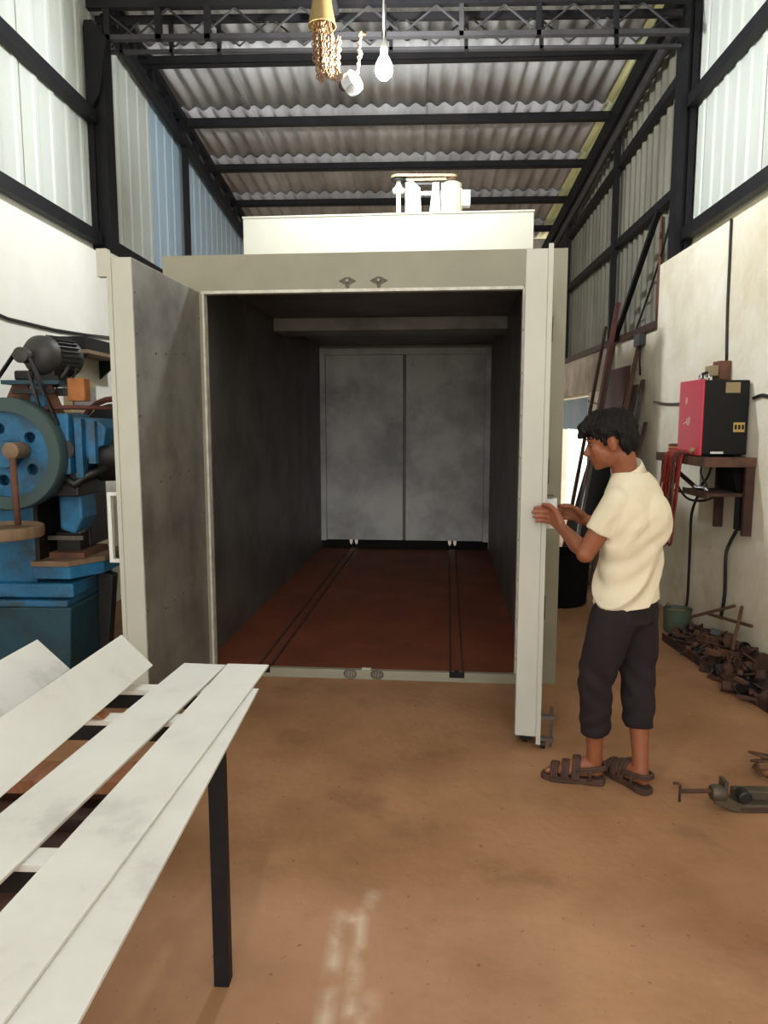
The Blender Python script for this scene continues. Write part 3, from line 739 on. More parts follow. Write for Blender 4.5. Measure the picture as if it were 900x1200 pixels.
p('ram', G().prism([(-2.06,4.1,.93),(-1.97,4.1,.90),(-1.92,4.1,1.0),(-1.92,4.1,1.2),(-2.06,4.1,1.2)], (0,.2,0)), 'press_blue', bevel=.02)
p('punch', G().cyl((-1.99,4.2,.90),(-1.99,4.2,.96),.03,14), 'steel_grey')
p('clutch_shade_box', G().box((-2.12,4.02,1.13),(-1.90,4.30,1.27)), 'grease_shade_black', bevel=.01)  # enlarged in black to stand in for the dark cavity under the casting
# flywheel on the near side
FW = (-2.235, 3.95, 1.375)
fw = p('flywheel', G().lathe([(.235,-.055),(.302,-.06),(.31,-.05),(.31,.05),(.302,.06),(.235,.055)], FW, (0,1,0), 56, close=True), 'press_rim', smooth='auto')
# web with five real holes: ring of sectors
g = G(); n_s = 60; r0, r1 = .05, .24; holes = [(.15, PI*.5+.35+2*PI*i/5) for i in range(5)]
import bmesh
bm = bmesh.new()
circ = [bm.verts.new((.24*math.cos(2*PI*i/48), .24*math.sin(2*PI*i/48), 0)) for i in range(48)]
ed = [bm.edges.new((circ[i], circ[(i+1)%48])) for i in range(48)]
for rr, aa in holes:
    cx, cy = rr*math.cos(aa), rr*math.sin(aa)
    c2 = [bm.verts.new((cx+.032*math.cos(2*PI*i/14), cy+.032*math.sin(2*PI*i/14), 0)) for i in range(14)]
    ed += [bm.edges.new((c2[i], c2[(i+1)%14])) for i in range(14)]
bmesh.ops.triangle_fill(bm, use_beauty=True, use_dissolve=False, edges=ed)
me = bpy.data.meshes.new('web'); bm.to_mesh(me); bm.free()
me.transform(Matrix.Translation(FW) @ Matrix.Rotation(PI/2,4,'X'))
wb = mk('web', me, 'press_blue', fw)
md = wb.modifiers.new('solid','SOLIDIFY'); md.thickness = .03; md.offset = 0
p('hub', G().lathe([(.07,-.07),(.075,-.05),(.075,.06),(.03,.06),(.03,.10)], FW, (0,1,0), 24), 'press_blue', fw, smooth='auto')
p('crank_boss', G().lathe([(.03,0),(.045,.01),(.045,.13),(.04,.14)], (-2.15,3.78,1.40), (0,1,0), 18), 'wood_tan', smooth='auto')
p('hanging_rod', G().tube([(-2.145,3.80,1.39),(-2.142,3.80,1.2),(-2.138,3.80,1.0)], .017, 10), 'rust_brown', smooth=True)
p('round_tray', G().lathe([(.0,-.0),(.195,0),(.2,.01),(.2,.055),(.19,.062),(.185,.04),(.0,.036)], (-2.215,3.80,.935), (0,0,1), 40), 'wood_tan', smooth='auto')
p('tray_bolt', G().cyl((-2.15,3.80,.915),(-2.15,3.80,.936),.014,8), 'grease_shade_black')
# motor platform and motor
p('platform_leg', G().box((-2.16,4.05,1.6),(-2.08,4.12,1.77)), 'press_blue')
p('platform_leg', G().prism([(-2.36,4.08,1.60),(-2.16,4.08,1.60),(-2.19,4.08,1.76),(-2.28,4.08,1.76)], (0,.02,0)), 'rust_brown')
p('platform_leg', G().prism([(-2.07,4.08,1.60),(-1.99,4.08,1.60),(-2.05,4.08,1.76),(-2.08,4.08,1.76)], (0,.02,0)), 'rust_brown')
p('platform', G().box((-2.31,4.02,1.762),(-1.98,4.40,1.785)), 'press_teal')
p('platform', G().box((-2.24,4.0,1.71),(-2.0,4.04,1.735)), 'grease_shade_black')
ma = Vector((.30,.954,0)).normalized(); mc = Vector((-2.125,4.04,1.925))
mt = p('motor', G().lathe([(.03,-.02),(.075,-.01),(.108,.03),(.113,.06),(.113,.09),(.104,.095),(.104,.24),(.108,.25),(.10,.28),(.04,.29)], mc, ma, 32), 'motor_grey', smooth='auto')
fin = []
u1 = ma.cross(Vector((0,0,1))).normalized(); u2 = Vector((0,0,1))
for i in range(28):
    a = 2*PI*i/28; r_ = u1*math.cos(a)+u2*math.sin(a)
    p('cooling_fin', G().beam(mc+ma*.10+r_*.110, mc+ma*.24+r_*.110, .006, .02, up=r_), 'motor_grey', mt)
p('motor_foot', G().box((-2.20,4.06,1.786),(-2.0,4.32,1.81)), 'grease_shade_black', mt)
p('belt_tensioner', G().box((-2.25,4.05,1.786),(-2.14,4.25,1.84)), 'grease_shade_black', bevel=.01)
p('motor_foot_rib', G().box((-2.17,4.08,1.81),(-2.03,4.28,1.84)), 'grease_shade_black', mt)
p('motor_pulley', G().lathe([(.038,-.03),(.043,-.026),(.035,0),(.043,.026),(.038,.03)], (-2.145,3.965,1.915), (0,1,0), 24), 'motor_grey', smooth='auto')
p('pulley_shaft', G().cyl((-2.145,3.96,1.92),(-2.125,4.04,1.925),.02,10), 'steel_grey')
g = G()
def strap(g, a, b): g.beam(a, b, .035, .008, up=(b[0]-a[0], 0, b[2]-a[2]) if False else (-(b[2]-a[2]),0,b[0]-a[0]))
strap(g, (-2.182,3.965,1.935), (-2.525,3.965,1.49)); p('belt', g, 'grease_shade_black')
g = G(); strap(g, (-2.106,3.965,1.90), (-1.965,3.965,1.535)); p('belt', g, 'grease_shade_black')
p('treadle_link', G().prism([(-1.95,4.30,.08),(-1.90,4.30,.08),(-1.87,4.30,.35),(-1.84,4.30,.62),(-1.94,4.30,.645),(-1.955,4.30,.4)], (0,.08,0)), 'grease_shade_black', bevel=.01)
p('clutch_lever', G().tube([(-1.97,4.01,1.24),(-1.92,4.02,1.20),(-1.86,4.05,1.25),(-1.76,4.10,1.29)], .026, 8), 'grease_shade_black', smooth=True)
p('tension_rod', G().beam((-2.13,3.99,1.83),(-2.07,3.99,1.58), .02, .012), 'motor_grey')
p('switch_arm', G().tube([(-2.04,4.1,1.75),(-2.0,4.1,1.80),(-1.955,4.1,1.865)], .014, 8), 'grease_shade_black', smooth=True)
sb = p('switch_box', G().box((-1.972,4.10,1.67),(-1.872,4.18,1.80)), 'wood_orange', bevel=.006)
p('switch_bracket', G().box((-2.05,4.12,1.70),(-1.972,4.14,1.745)), 'motor_grey', sb)
p('conduit', G().tube([(-1.96,4.14,1.80),(-1.94,4.14,1.82),(-1.93,4.14,1.86)], .006, 6), 'cable_black', sb)

# left wall: cable and a black shelf bracket
XW = XL + .12
mesh_thing('slack_cable', G().tube([(XW+.012,3.9,2.27),(XW+.012,4.6,2.20),(XW+.012,5.2,2.205),(XW+.012,5.7,2.23),(XW+.012,6.3,2.27)], .011, 8), 'cable_black', 'slack black cable strung along the left wall above the press', 'cable', smooth=True)
sh = thing('bracket_shelf', 'black wall bracket shelf on the left wall behind the open door', 'shelf', (XW, 5.6, 2.05))
mk('shelf_board', G().box((XW,5.25,2.05),(XW+.22,6.05,2.075)), 'wood_tan', sh)
mk('shelf_box', G().box((XW,5.27,2.077),(XW+.20,6.05,2.17)), 'machine_black', sh, bevel=.006)
mk('bracket', G().prism([(XW,5.34,1.90),(XW,5.34,2.049),(XW+.18,5.34,2.049)], (0,.02,0)), 'black_steel', sh)
mk('bracket', G().prism([(XW,5.94,1.90),(XW,5.94,2.049),(XW+.18,5.94,2.049)], (0,.02,0)), 'black_steel', sh)
eb = thing('switch_board', 'grey electrical board low on the left wall under the shelf', 'switch board', (XW, 5.5, 1.6))
mk('board', G().box((XW,5.3,1.62),(XW+.05,5.75,1.86)), 'label_tan', eb, bevel=.004)
mk('cover', G().box((XW+.05,5.34,1.66),(XW+.06,5.71,1.82)), 'steel_grey', eb)

# ------------------------------------------------------------------ right wall: shelf, machine, cables
XP = XR - .18                                        # face of the right plinth, 2.12
sf = thing('angle_rack', 'rusty angle-iron wall rack carrying the red and black machine', 'rack', (1.96, 5.0, .82))
mk('top_board', G().box((1.80,4.58,1.305),(2.115,5.47,1.332)), 'rust_shade_dark', sf)
mk('front_angle', G().box((1.795,4.58,1.275),(1.80,5.47,1.334)), 'rust_mid', sf)
mk('end_angle', G().box((1.80,4.575,1.275),(2.115,4.58,1.334)), 'rust_mid', sf)
mk('lower_board', G().box((1.85,4.62,1.085),(2.115,5.05,1.105)), 'rust_shade_dark', sf)
mk('lower_angle', G().box((1.845,4.62,1.07),(1.85,5.05,1.11)), 'rust_mid', sf)
for y in (4.60, 5.03): mk('upright', G().box((2.06,y-.015,.84),(2.115,y+.015,1.304)), 'rust_shade_dark', sf)
mk('brace', G().beam((1.83,5.44,1.29),(2.10,5.44,1.06), .02, .03), 'rust_shade_dark', sf)
mk('cable_cover', G().prism([(2.0,4.66,1.27),(2.116,4.66,1.27),(2.116,4.66,1.12),(2.04,4.66,1.12)], (0,.25,0)), 'matt_black', sf)
mk('back_plate', G().box((2.085,4.70,.86),(2.118,4.78,1.30)), 'machine_black', sf)
wd = thing('control_cabinet', 'boxy welding machine with red front and black side on the wall rack', 'machine', (1.96, 4.88, 1.333))
mk('case', G().box((1.826,4.70,1.345),(2.105,5.08,1.815)), 'machine_black', wd, bevel=.008)
fp = mk('front_panel', G().box((1.808,4.695,1.338),(1.826,5.085,1.822)), 'machine_red', wd, bevel=.006, label='red front panel')
for x in (1.86, 2.06): mk('foot', G().box((x-.02,4.72,1.333),(x+.02,5.06,1.346)), 'machine_black', wd)
# printed marks on the red front: small white lettering strokes and a swoosh
def strokes(par, m, polys, x): 
    for q_ in polys: mk('marking', G().prism([(x,a,b) for a,b in q_], (-.0015,0,0)), m, par)
X0 = 1.808
strokes(fp, 'label_white', [[(4.962,1.67),(4.955,1.67),(4.955,1.715),(4.962,1.715)],[(4.945,1.67),(4.938,1.67),(4.935,1.715),(4.942,1.715)],[(4.962,1.688),(4.936,1.688),(4.936,1.695),(4.962,1.695)],
   [(4.99,1.535),(4.94,1.548),(4.94,1.556),(4.99,1.541)],[(4.935,1.53),(4.925,1.53),(4.925,1.575),(4.935,1.575)],[(4.915,1.53),(4.905,1.53),(4.895,1.585),(4.905,1.585)],[(4.893,1.532),(4.885,1.532),(4.870,1.585),(4.878,1.585)],[(4.94,1.548),(4.87,1.548),(4.87,1.555),(4.94,1.555)]], X0)
mk('knob', G().lathe([(.018,0),(.016,.02)], (1.807,4.79,1.37), (-1,0,0), 14), 'label_tan', fp)
mk('rating_plate', G().box((1.955,4.6985,1.735),(2.045,4.70,1.80)), 'label_tan', wd)
w_ = mk('warning_label', G().box((2.015,4.6985,1.49),(2.085,4.70,1.55)), 'label_gold', wd)
for k in range(3): mk('marking', G().box((2.022+.022*k,4.6975,1.505),(2.036+.022*k,4.6985,1.535)), 'machine_black', w_)
mk('vent_label', G().box((1.88,4.6985,1.352),(1.96,4.70,1.366)), 'white_paint', wd)
for x in (1.85, 1.90): mk('lifting_eye', G().tube([(x+.0*a,4.85+.018*math.cos(a),1.838+.02*math.sin(a)) for a in [2*PI*i/12 for i in range(12)]], .005, 6, closed=True), 'chrome', wd, smooth=True)
sk = thing('socket_box', 'small brown wall socket box above the welding machine', 'socket', (2.09, 5.1, 1.84))
mk('box', G().box((2.04,5.02,1.835),(2.118,5.14,1.96)), 'rust_brown', sk, bevel=.004)
mk('plug', G().box((1.985,5.03,1.86),(2.04,5.13,1.93)), 'label_tan', sk, bevel=.006)
mk('plug_lead', G().tube([(1.985,5.08,1.885),(1.95,5.07,1.875),(1.94,5.05,1.84),(1.95,5.0,1.822)], .011, 8), 'cable_black', sk, smooth=True)
def cable(pts, r, m, label, grp=None, cat='cable', sub=4):
    # Catmull-Rom through the points
    P = [Vector(q_) for q_ in pts]; out = []
    for i in range(len(P)-1):
        p0 = P[max(i-1,0)]; p1 = P[i]; p2 = P[i+1]; p3 = P[min(i+2,len(P)-1)]
        for k in range(sub):
            t = k/sub; out.append(.5*((2*p1)+(p2-p0)*t+(2*p0-5*p1+4*p2-p3)*t*t+(3*p1-p0-3*p2+p3)*t*t*t))
    out.append(P[-1])
    return mesh_thing('cable', G().tube(out, r, 7), m, label, cat, grp, smooth=True)
xw = XP - .010
cable([(xw,5.14,2.90),(xw,5.13,2.6),(xw,5.12,2.3),(xw,5.09,1.962)], .009, 'cable_black', 'black cable running straight down the right wall to the socket')
cable([(xw,4.66,1.70),(xw,4.55,1.715),(xw,4.42,1.70),(xw,4.1,1.68),(xw,3.6,1.70)], .010, 'cable_black', 'dark cable along the right wall from the machine towards the front')
cable([(xw,5.10,1.68),(xw,5.5,1.705),(xw,6.1,1.70),(xw,6.55,1.73)], .009, 'cable_grey', 'grey cable along the right wall from the machine to the leaning bars')
cable([(XR-.11,7.3,1.70),(XR-.11,8.3,1.72),(XR-.11,9.2,1.80),(XR-.11,9.33,1.82)], .009, 'cable_grey', 'grey cable along the right wall beyond the leaning bars')
cable([(1.95,5.02,1.08),(1.99,5.24,.91),(2.03,5.35,.7),(2.07,5.45,.4),(2.09,5.52,.15),(2.0,5.5,.02)], .010, 'cable_black', 'black lead hanging from the rack to the floor beside the bucket')
cable([(2.08,4.72,.855),(2.10,4.86,.74),(2.08,4.85,.66),(2.10,4.88,.4),(2.10,4.92,.22)], .012, 'cable_black', 'thick black lead hanging from the back plate to the scrap heap')
cable([(1.84,5.30,1.274),(1.84,5.2,1.16),(1.87,5.05,1.04),(1.92,4.90,1.03),(1.97,4.80,1.07),(2.0,4.78,1.084)], .008, 'cable_black', 'black lead looping under the lower rack board')
cable([(1.83,5.42,1.274),(1.83,5.42,1.15),(1.85,5.36,1.08),(1.9,5.25,1.06),(1.95,5.10,1.08),(1.99,5.0,1.18),(2.0,4.95,1.30)], .008, 'cable_black', 'black lead looping between the two rack boards')
cable([(1.90,4.85,1.304),(1.89,4.86,1.22),(1.92,4.84,1.15),(1.93,4.83,1.107)], .007, 'cable_black', 'short black lead dangling below the machine')
# red welding leads hanging in loops over the rack corner
def smooth_path(pts, sub=5):
    P = [Vector(q_) for q_ in pts]; out = []
    for i in range(len(P)-1):
        p0 = P[max(i-1,0)]; p1 = P[i]; p2 = P[i+1]; p3 = P[min(i+2,len(P)-1)]
        for k in range(sub):
            t = k/sub; out.append(.5*((2*p1)+(p2-p0)*t+(2*p0-5*p1+4*p2-p3)*t*t+(3*p1-p0-3*p2+p3)*t*t*t))
    return out + [P[-1]]
rl = thing('welding_lead', 'red welding lead hung in many long loops over the rack corner', 'cable', (1.78, 5.25, .70))
for i in range(9):
    y = 4.84 + .030*i + random.uniform(-.02,.02); x = 1.768 + random.uniform(-.05,.012); zb_ = .72 + random.uniform(-.05,.18); w = random.uniform(.01,.07); sw = random.uniform(-.05,.05)
    pts = [(1.83, y, 1.345+.008*(i%3)), (x+.005, y, 1.345), (x-.012, y, 1.26), (x-.015, y+.04+sw, 1.0), (x-.012, y+.07+sw, zb_+.05), (x-.01, y+.07+w, zb_), (x-.015, y+.07+2*w, zb_+.06), (x-.018, y+.05+w, 1.0), (x-.014, y+.02, 1.28), (x+.006, y+.016, 1.35), (1.84, y+.02, 1.35+.008*(i%3))]
    mk('loop', G().tube(smooth_path(pts), .0075, 7), 'cable_red' if i%4 else 'rust_red', rl, smooth=True)
ol = thing('coiled_lead', 'orange and red lead coiled on the far end of the rack', 'cable', (1.90, 5.3, 1.333))
for i in range(4):
    mk('loop', G().tube([(1.90+.055*math.cos(a), 5.30+.12*math.sin(a), 1.345+.014*i) for a in [i*.8+2*PI*k/14 for k in range(14)]], .010, 7, closed=True), ['cable_orange','cable_red','cable_orange','rust_red'][i], ol, smooth=True)
mesh_thing('silver_clamp', G().tube([(1.88,4.72,1.118),(1.90,4.80,1.125),(1.89,4.90,1.118),(1.91,5.0,1.12)], [.010,.016,.014,.008], 8), 'chrome', 'silver earth clamp lying on the lower rack board', 'clamp', smooth=True)

# long bars and sheets leaning on the right wall
XB = XR - .115
def lean(name, foot, top, w, t, m, label, cat='bar'):
    d = Vector(top)-Vector(foot)
    g = G().beam(foot, top, w, t, up=(-1,0,.2))
    return mesh_thing(name, g, m, label, cat, 'bars and sheets leaning on the right wall')
lean('angle_bar', (1.42,7.05,.03), (XB-.01,8.55,2.62), .05, .03, 'rust_shade_dark', 'dark angle bar leaning farthest left by the oven')
lean('steel_bar', (1.50,6.95,.03), (XB-.02,8.05,2.80), .085, .035, 'rust_red', 'tallest reddish bar leaning up to the window sill')
lean('steel_tube', (1.47,6.80,.03), (XB-.07,7.95,2.35), .030, .03, 'steel_grey', 'thin pale steel tube leaning in front of the reddish bar', 'tube')
lean('steel_bar', (1.66,6.75,.03), (XB-.005,7.30,2.30), .05, .03, 'rust_mid', 'brown bar leaning beside the brown sheet')
lean('steel_bar', (1.72,6.70,.03), (XB-.005,7.12,1.95), .06, .025, 'clamp_grey', 'dull grey flat bar leaning nearest the machine')
lean('steel_bar', (1.76,6.66,.03), (XB-.005,6.98,1.55), .04, .025, 'rust_mid', 'shortest brown bar leaning nearest the machine')
def lean_sheet(a, b, h, topx, t, m, label):
    a = Vector(a); b = Vector(b); up = Vector((topx-a.x, 0, h))
    g = G().prism([a, b, b+up, a+up], Vector((-t,0,t*.3)))
    return mesh_thing('steel_sheet', g, m, label, 'sheet', 'bars and sheets leaning on the right wall')
lean_sheet((1.86,7.42,.01),(1.86,8.2,.01),2.10,XB-.04,.012,'rust_red','tall red-brown sheet leaning on the right wall')
lean_sheet((1.90,7.16,.01),(1.90,7.40,.01),1.9,XB-.03,.012,'rust_shade_dark','narrow dark brown sheet leaning beside the tall red-brown sheet')
lean_sheet((1.60,6.95,.01),(1.60,7.9,.01),1.35,XB-.25,.012,'matt_black','black sheet leaning low in front of the red-brown sheet')
mesh_thing('black_bin', G().lathe([(.0,0),(.19,.0),(.22,.02),(.24,.42),(.25,.45),(.235,.45),(.21,.04),(0,.03)], (1.27,6.2,0), (0,0,1), 24), 'matt_black', 'black bin on the floor behind the boy', 'bin', smooth='auto')
mesh_thing('rust_streak_pipe', G().tube([(XR-.05,6.96,2.47),(XR-.05,6.98,2.75),(XR-.05,6.99,3.0),(XR-.05,7.0,3.42)], [.03,.028,.018,.012], 8), 'rust_brown', 'rusty thin pipe standing on the sill of the grey sheeting', 'pipe', smooth=True)
jb = thing('junction_box', 'grey junction box below the sill rail on the right wall', 'junction box', (XB, 7.25, 2.28))
mk('box', G().box((XB-.05,7.14,2.28),(XB+.012,7.32,2.393)), 'dusty_lit_steel', jb, bevel=.004)
mk('lead', G().tube([(XB-.02,7.2,2.279),(XB-.015,7.22,2.15),(XB-.01,7.2,2.0)], .008, 6), 'cable_black', jb, smooth=True)
cable([(XR-.035,6.75,3.42),(XR-.05,6.9,3.15),(XR-.05,7.2,2.85),(XR-.05,7.5,2.6),(XR-.055,7.65,2.47)], .010, 'cable_black', 'thin black cable drooping across the grey sheeting under the brace')

# scrap heap along the right wall
tray = mesh_thing('steel_tray', G().prism([(1.78,5.12,0),(2.11,5.25,0),(2.11,3.84,0),(1.90,3.82,0)], (0,0,.012)).prism([(1.78,5.12,.012),(1.79,5.12,.012),(1.91,3.82,.012),(1.90,3.82,.012)],(0,0,.045)), 'rust_shade_dark', 'dark rusty steel tray under the scrap heap', 'tray')
kinds = []
kinds.append(G().box((-.07,-.02,0),(.07,.02,.006)).box((-.07,-.02,.006),(.07,-.014,.04)))
kinds.append(G().box((-.05,-.03,0),(.05,.03,.008)))
kinds.append(G().lathe([(.03,0),(.03,.05),(.022,.05),(.022,0)], (0,0,0), (0,0,1), 12, close=True))
kinds.append(G().tube([(-.06,0,.01),(0,.015,.012),(.05,.0,.01),(.07,.03,.012)], .009, 6))
kinds.append(G().prism([(-.06,-.03,0),(.05,-.03,0),(.02,.04,0)], (0,0,.008)))
kinds.append(G().box((-.09,-.012,0),(.09,.012,.024)))
kinds.append(G().box((-.04,-.04,0),(.04,.04,.005)).box((-.04,-.04,.005),(-.034,.04,.04)).box((.034,-.04,.005),(.04,.04,.04)))
kmes = []
for i, k in enumerate(kinds):
    for m in ('rust_shade_dark','rust_mid','scrap_brown','grease_shade_black'):
        me = k.mesh('scrap_piece'); me.materials.append(M[m]); kmes.append(me)
def heap_h(x, y):
    e = max(0, min(1, (x-1.86)/.24)); b = .5+.5*math.sin((y-3.8)*2.6)
    return .014 + e*(.10+.13*max(0,b))
# the packed core of the heap
g = G(); nx, ny = 8, 26; vs = []; fs = []
for j in range(ny+1):
    for i in range(nx+1):
        y = 3.90 + 1.20*j/ny; x = 1.88 + .225*i/nx - .06*(j/ny)
        vs.append((min(x,2.112), y, .013 + (heap_h(x,y)-.013)*.8*(0 if j in (0,ny) or i == 0 else 1) + (random.uniform(-.012,.012) if 0 < i and 0 < j < ny else 0)))
nt_ = len(vs)
for j in range(ny):
    for i in range(nx):
        a = j*(nx+1)+i; fs.append((a, a+1, a+nx+2, a+nx+1))
vs += [(v[0], v[1], .0125) for v in vs]
bd_ = [i for i in range(nx+1)] + [j*(nx+1)+nx for j in range(1,ny+1)] + [ny*(nx+1)+i for i in range(nx-1,-1,-1)] + [j*(nx+1) for j in range(ny-1,0,-1)]
for a, b in zip(bd_, bd_[1:]+bd_[:1]): fs.append((a, a+nt_, b+nt_, b))
g.add(vs, fs)
mesh_thing('scrap_filings', g, 'rust_shade_dark', 'packed rusty filings and offcuts forming the scrap heap core', 'scrap', kind='stuff')
used_labels = set()
for i in range(95):
    y = random.uniform(3.9,5.12); x = random.uniform(1.86, 2.05) - .04*(y-3.9)
    pn_ = 'near end' if y < 4.2 else 'near middle' if y < 4.5 else 'far middle' if y < 4.8 else 'far end'
    dn_ = 'by the wall' if x > 1.96 else 'at the foot' if x < 1.90 else 'on the slope'
    for _ in range(300):
        ki = random.randrange(len(kmes))
        if (ki, pn_, dn_) not in used_labels: break
    used_labels.add((ki, pn_, dn_))
    o = bpy.data.objects.new('scrap_piece', kmes[ki]); COL.objects.link(o)
    o.location = (x, y, heap_h(x,y)+.0); o.rotation_euler = (random.uniform(-.7,.7), random.uniform(-.7,.5), random.uniform(0,2*PI))
    s_ = random.uniform(.7,1.25); o.scale = (s_,)*3
    kn_ = ['angle offcut','flat rectangular offcut','short pipe ring','bent rod','triangular plate offcut','square bar','channel offcut'][ki//4]
    cn_ = ['dark rusty','mid-brown rusty','dull brown','greasy black'][ki%4]
    tag(o, cn_ + ' ' + kn_ + ' ' + dn_ + ' of the scrap heap, ' + pn_, 'offcut', 'scrap heap offcuts')
for a, b, l in (((1.93,5.02,.20),(2.10,4.72,.36),'rusty stick propped up at the back of the scrap heap'), ((2.10,4.62,.38),(1.95,4.38,.17),'dark rod poking up from the middle of the scrap heap'), ((2.0,4.9,.26),(2.09,4.45,.30),'rusty rod lying along the top of the scrap heap')):
    mesh_thing('scrap_rod', G().tube([a, b], .011, 7), 'rust_mid', l, 'rod', smooth='auto')
mesh_thing('black_block', G().box((-.025,-.05,0),(.025,.05,.075), Matrix.Translation((1.925,3.80,0))@R(-.35)), 'machine_black', 'small black block at the near end of the scrap tray', 'block', bevel=.004)
cn = thing('paint_bucket', 'dented dark green paint bucket at the far end of the scrap heap', 'bucket', (1.95, 5.33, 0))
mk('body', G().lathe([(.0,.004),(.085,.0),(.095,.01),(.10,.17),(.105,.175),(.098,.178),(.09,.02),(0,.015)], (1.97,5.36,0), (0,0,1), 24), 'paint_green', cn, smooth='auto')
mk('handle', G().tube([(1.87,5.36,.165),(1.885,5.33,.225),(1.92,5.30,.19),(1.97,5.262,.16)], .004, 6), 'steel_grey', cn, smooth=True)
mk('skin_of_paint', G().lathe([(.0,0),(.090,0),(.090,.006),(0,.006)], (1.97,5.36,.145), (0,0,1), 20), 'label_tan', cn)

# clamp and wire on the floor at the right
cp = thing('bench_clamp', 'long greyish screw clamp lying on the floor at the right edge', 'clamp', (1.35, 2.80, 0))
yc = 2.82
mk('frame', G().prism([(1.21,yc-.035,.075),(1.205,yc-.035,.04),(1.29,yc-.035,.0),(1.75,yc-.035,.0),(1.75,yc-.035,.035),(1.32,yc-.035,.035),(1.27,yc-.035,.06)], (0,.05,0)), 'clamp_grey', cp, bevel=.006)
mk('rail_groove', G().box((1.31,yc-.0365,.012),(1.75,yc-.035,.022)), 'rust_shade_dark', cp)
mk('top_rail', G().box((1.30,yc+.0,.0355),(1.75,yc+.05,.075)), 'clamp_grey', cp, bevel=.005)
mk('screw', G().cyl((1.08,yc-.01,.075),(1.25,yc-.01,.08),.0085,10), 'rust_shade_dark', cp, smooth='auto')
mk('nut', G().lathe([(.028,0),(.034,.01),(.034,.05),(.026,.06)], (1.20,yc-.01,.072), (1,0,0), 14), 'clamp_grey', cp, smooth='auto')
mk('screw_head', G().lathe([(.022,0),(.026,.01),(.026,.05),(.02,.055)], (1.315,yc-.01,.077), (0,-1,0), 14), 'grease_shade_black', cp, smooth='auto')
mk('jaw', G().box((1.245,yc-.03,.06),(1.262,yc+.03,.125)), 'clamp_grey', cp, bevel=.003)
mk('tommy_bar', G().tube([(1.05,yc-.01,.108),(1.068,yc-.01,.108),(1.078,yc-.01,.10),(1.078,yc-.01,.03)], .0055, 8), 'rust_shade_dark', cp, smooth=True)
wc = thing('wire_coil', 'small loose coil of rusty wire at the right edge behind the clamp', 'wire coil', (1.60, 3.10, 0))
for i in range(5):
    mk('wire_turn', G().tube([(1.585+(.06+.01*i)*math.cos(a), 3.10+(.045+.008*i)*math.sin(a), .008+.012*i+.03*(1+math.sin(a+i))) for a in [2*PI*k/18 for k in range(18)]], .005, 6, closed=True), 'rust_mid', wc, smooth=True)

# ------------------------------------------------------------------ the boy
BOY = thing('person', 'boy in a cream shirt and dark cropped trousers working on the right oven door', 'person', (.86, 2.99, 0))
def fuse(g, voxel, smooth_it=3, disp=None):
    """closed overlapping shapes -> one continuous skin"""
    me = g.mesh('tmp'); o = bpy.data.objects.new('tmp', me); COL.objects.link(o)
    md = o.modifiers.new('r', 'REMESH'); md.mode = 'VOXEL'; md.voxel_size = voxel; md.adaptivity = 0
    dg = bpy.context.evaluated_depsgraph_get(); dg.update()
    out = bpy.data.meshes.new_from_object(o.evaluated_get(dg))
    bpy.data.objects.remove(o); bpy.data.meshes.remove(me)
    bm = bmesh.new(); bm.from_mesh(out)
    for _ in range(smooth_it): bmesh.ops.smooth_vert(bm, verts=bm.verts, factor=.5, use_axis_x=True, use_axis_y=True, use_axis_z=True)
    if disp:
        bm.normal_update()
        mv = [(v, v.normal*disp(v.co)) for v in bm.verts]
        for v, d in mv: v.co += d
    bm.to_mesh(out); bm.free()
    return out
def ring(c, a, b, ua, ub, n=28, pw=1.0):
    c = Vector(c); r = []
    for i in range(n):
        t = 2*PI*i/n; r.append(c + ua*(a*math.cos(t)) + ub*(b*math.sin(t)))
    return r
fwd = Vector((-.72,.69,0)).normalized(); lft = Vector((-fwd.y, fwd.x, 0)); UP = Vector((0,0,1))
# joints (metres)
LS, LE, LW = V(.815,2.918,1.238), V(.70,2.945,1.02), V(.655,3.165,1.085)
RS, RE, RW = V(.985,3.098,1.238), V(.955,3.27,1.05), V(.80,3.41,1.10)
LH, LK, LA = V(.825,2.945,.80), V(.765,2.965,.47), V(.785,3.01,.095)
RH, RK, RA = V(.955,3.06,.80), V(.955,3.02,.46), V(.966,2.955,.095)
hp = math.radians(14)
hf0 = Vector((-.955,.295,0)).normalized(); hl = Vector((-hf0.y, hf0.x, 0))
hf = (hf0*math.cos(hp) - UP*math.sin(hp)).normalized(); hu = hl.cross(hf)*-1 if hl.cross(hf).z < 0 else hl.cross(hf)
hu = hf.cross(hl); hu = hu if hu.z > 0 else -hu
HC = V(.795,2.992,1.475)
hd = lambda f, l, u: HC + hf*f + hl*l + hu*u
AX = (hf, hl, hu)
b = G()
# head and neck
b.ell(hd(-.008,0,.022), (.090,.071,.092), AX, 26, 16)
b.ell(hd(.028,0,-.040), (.062,.055,.062), AX, 20, 12)
b.ell(hd(.052,0,-.080), (.032,.034,.024), AX, 16, 10)
b.ell(hd(.066,0,-.092), (.018,.020,.014), AX, 14, 8)
b.ell(hd(.070,0,.022), (.020,.050,.014), AX, 16, 8)
for s in (-1, 1):
    b.ell(hd(.052,s*.036,-.020), (.026,.019,.030), AX, 12, 8)
    b.ell(hd(-.010,s*.073,-.012), (.020,.009,.032), AX, 12, 8)
    b.ell(hd(-.014,s*.080,-.004), (.012,.007,.022), AX, 12, 8)
b.capsule([hd(.080,0,.010), hd(.094,0,-.016), hd(.102,0,-.030)], (.008,.010,.0125), 10)
b.ell(hd(.090,0,-.036), (.012,.018,.009), AX, 10, 8)
b.ell(hd(.080,0,-.058), (.012,.022,.007), AX, 12, 8); b.ell(hd(.077,0,-.069), (.012,.020,.007), AX, 12, 8)
b.capsule([V(.885,3.015,1.26), V(.868,3.01,1.32), hd(-.035,0,-.065)], (.062,.053,.050), 16)
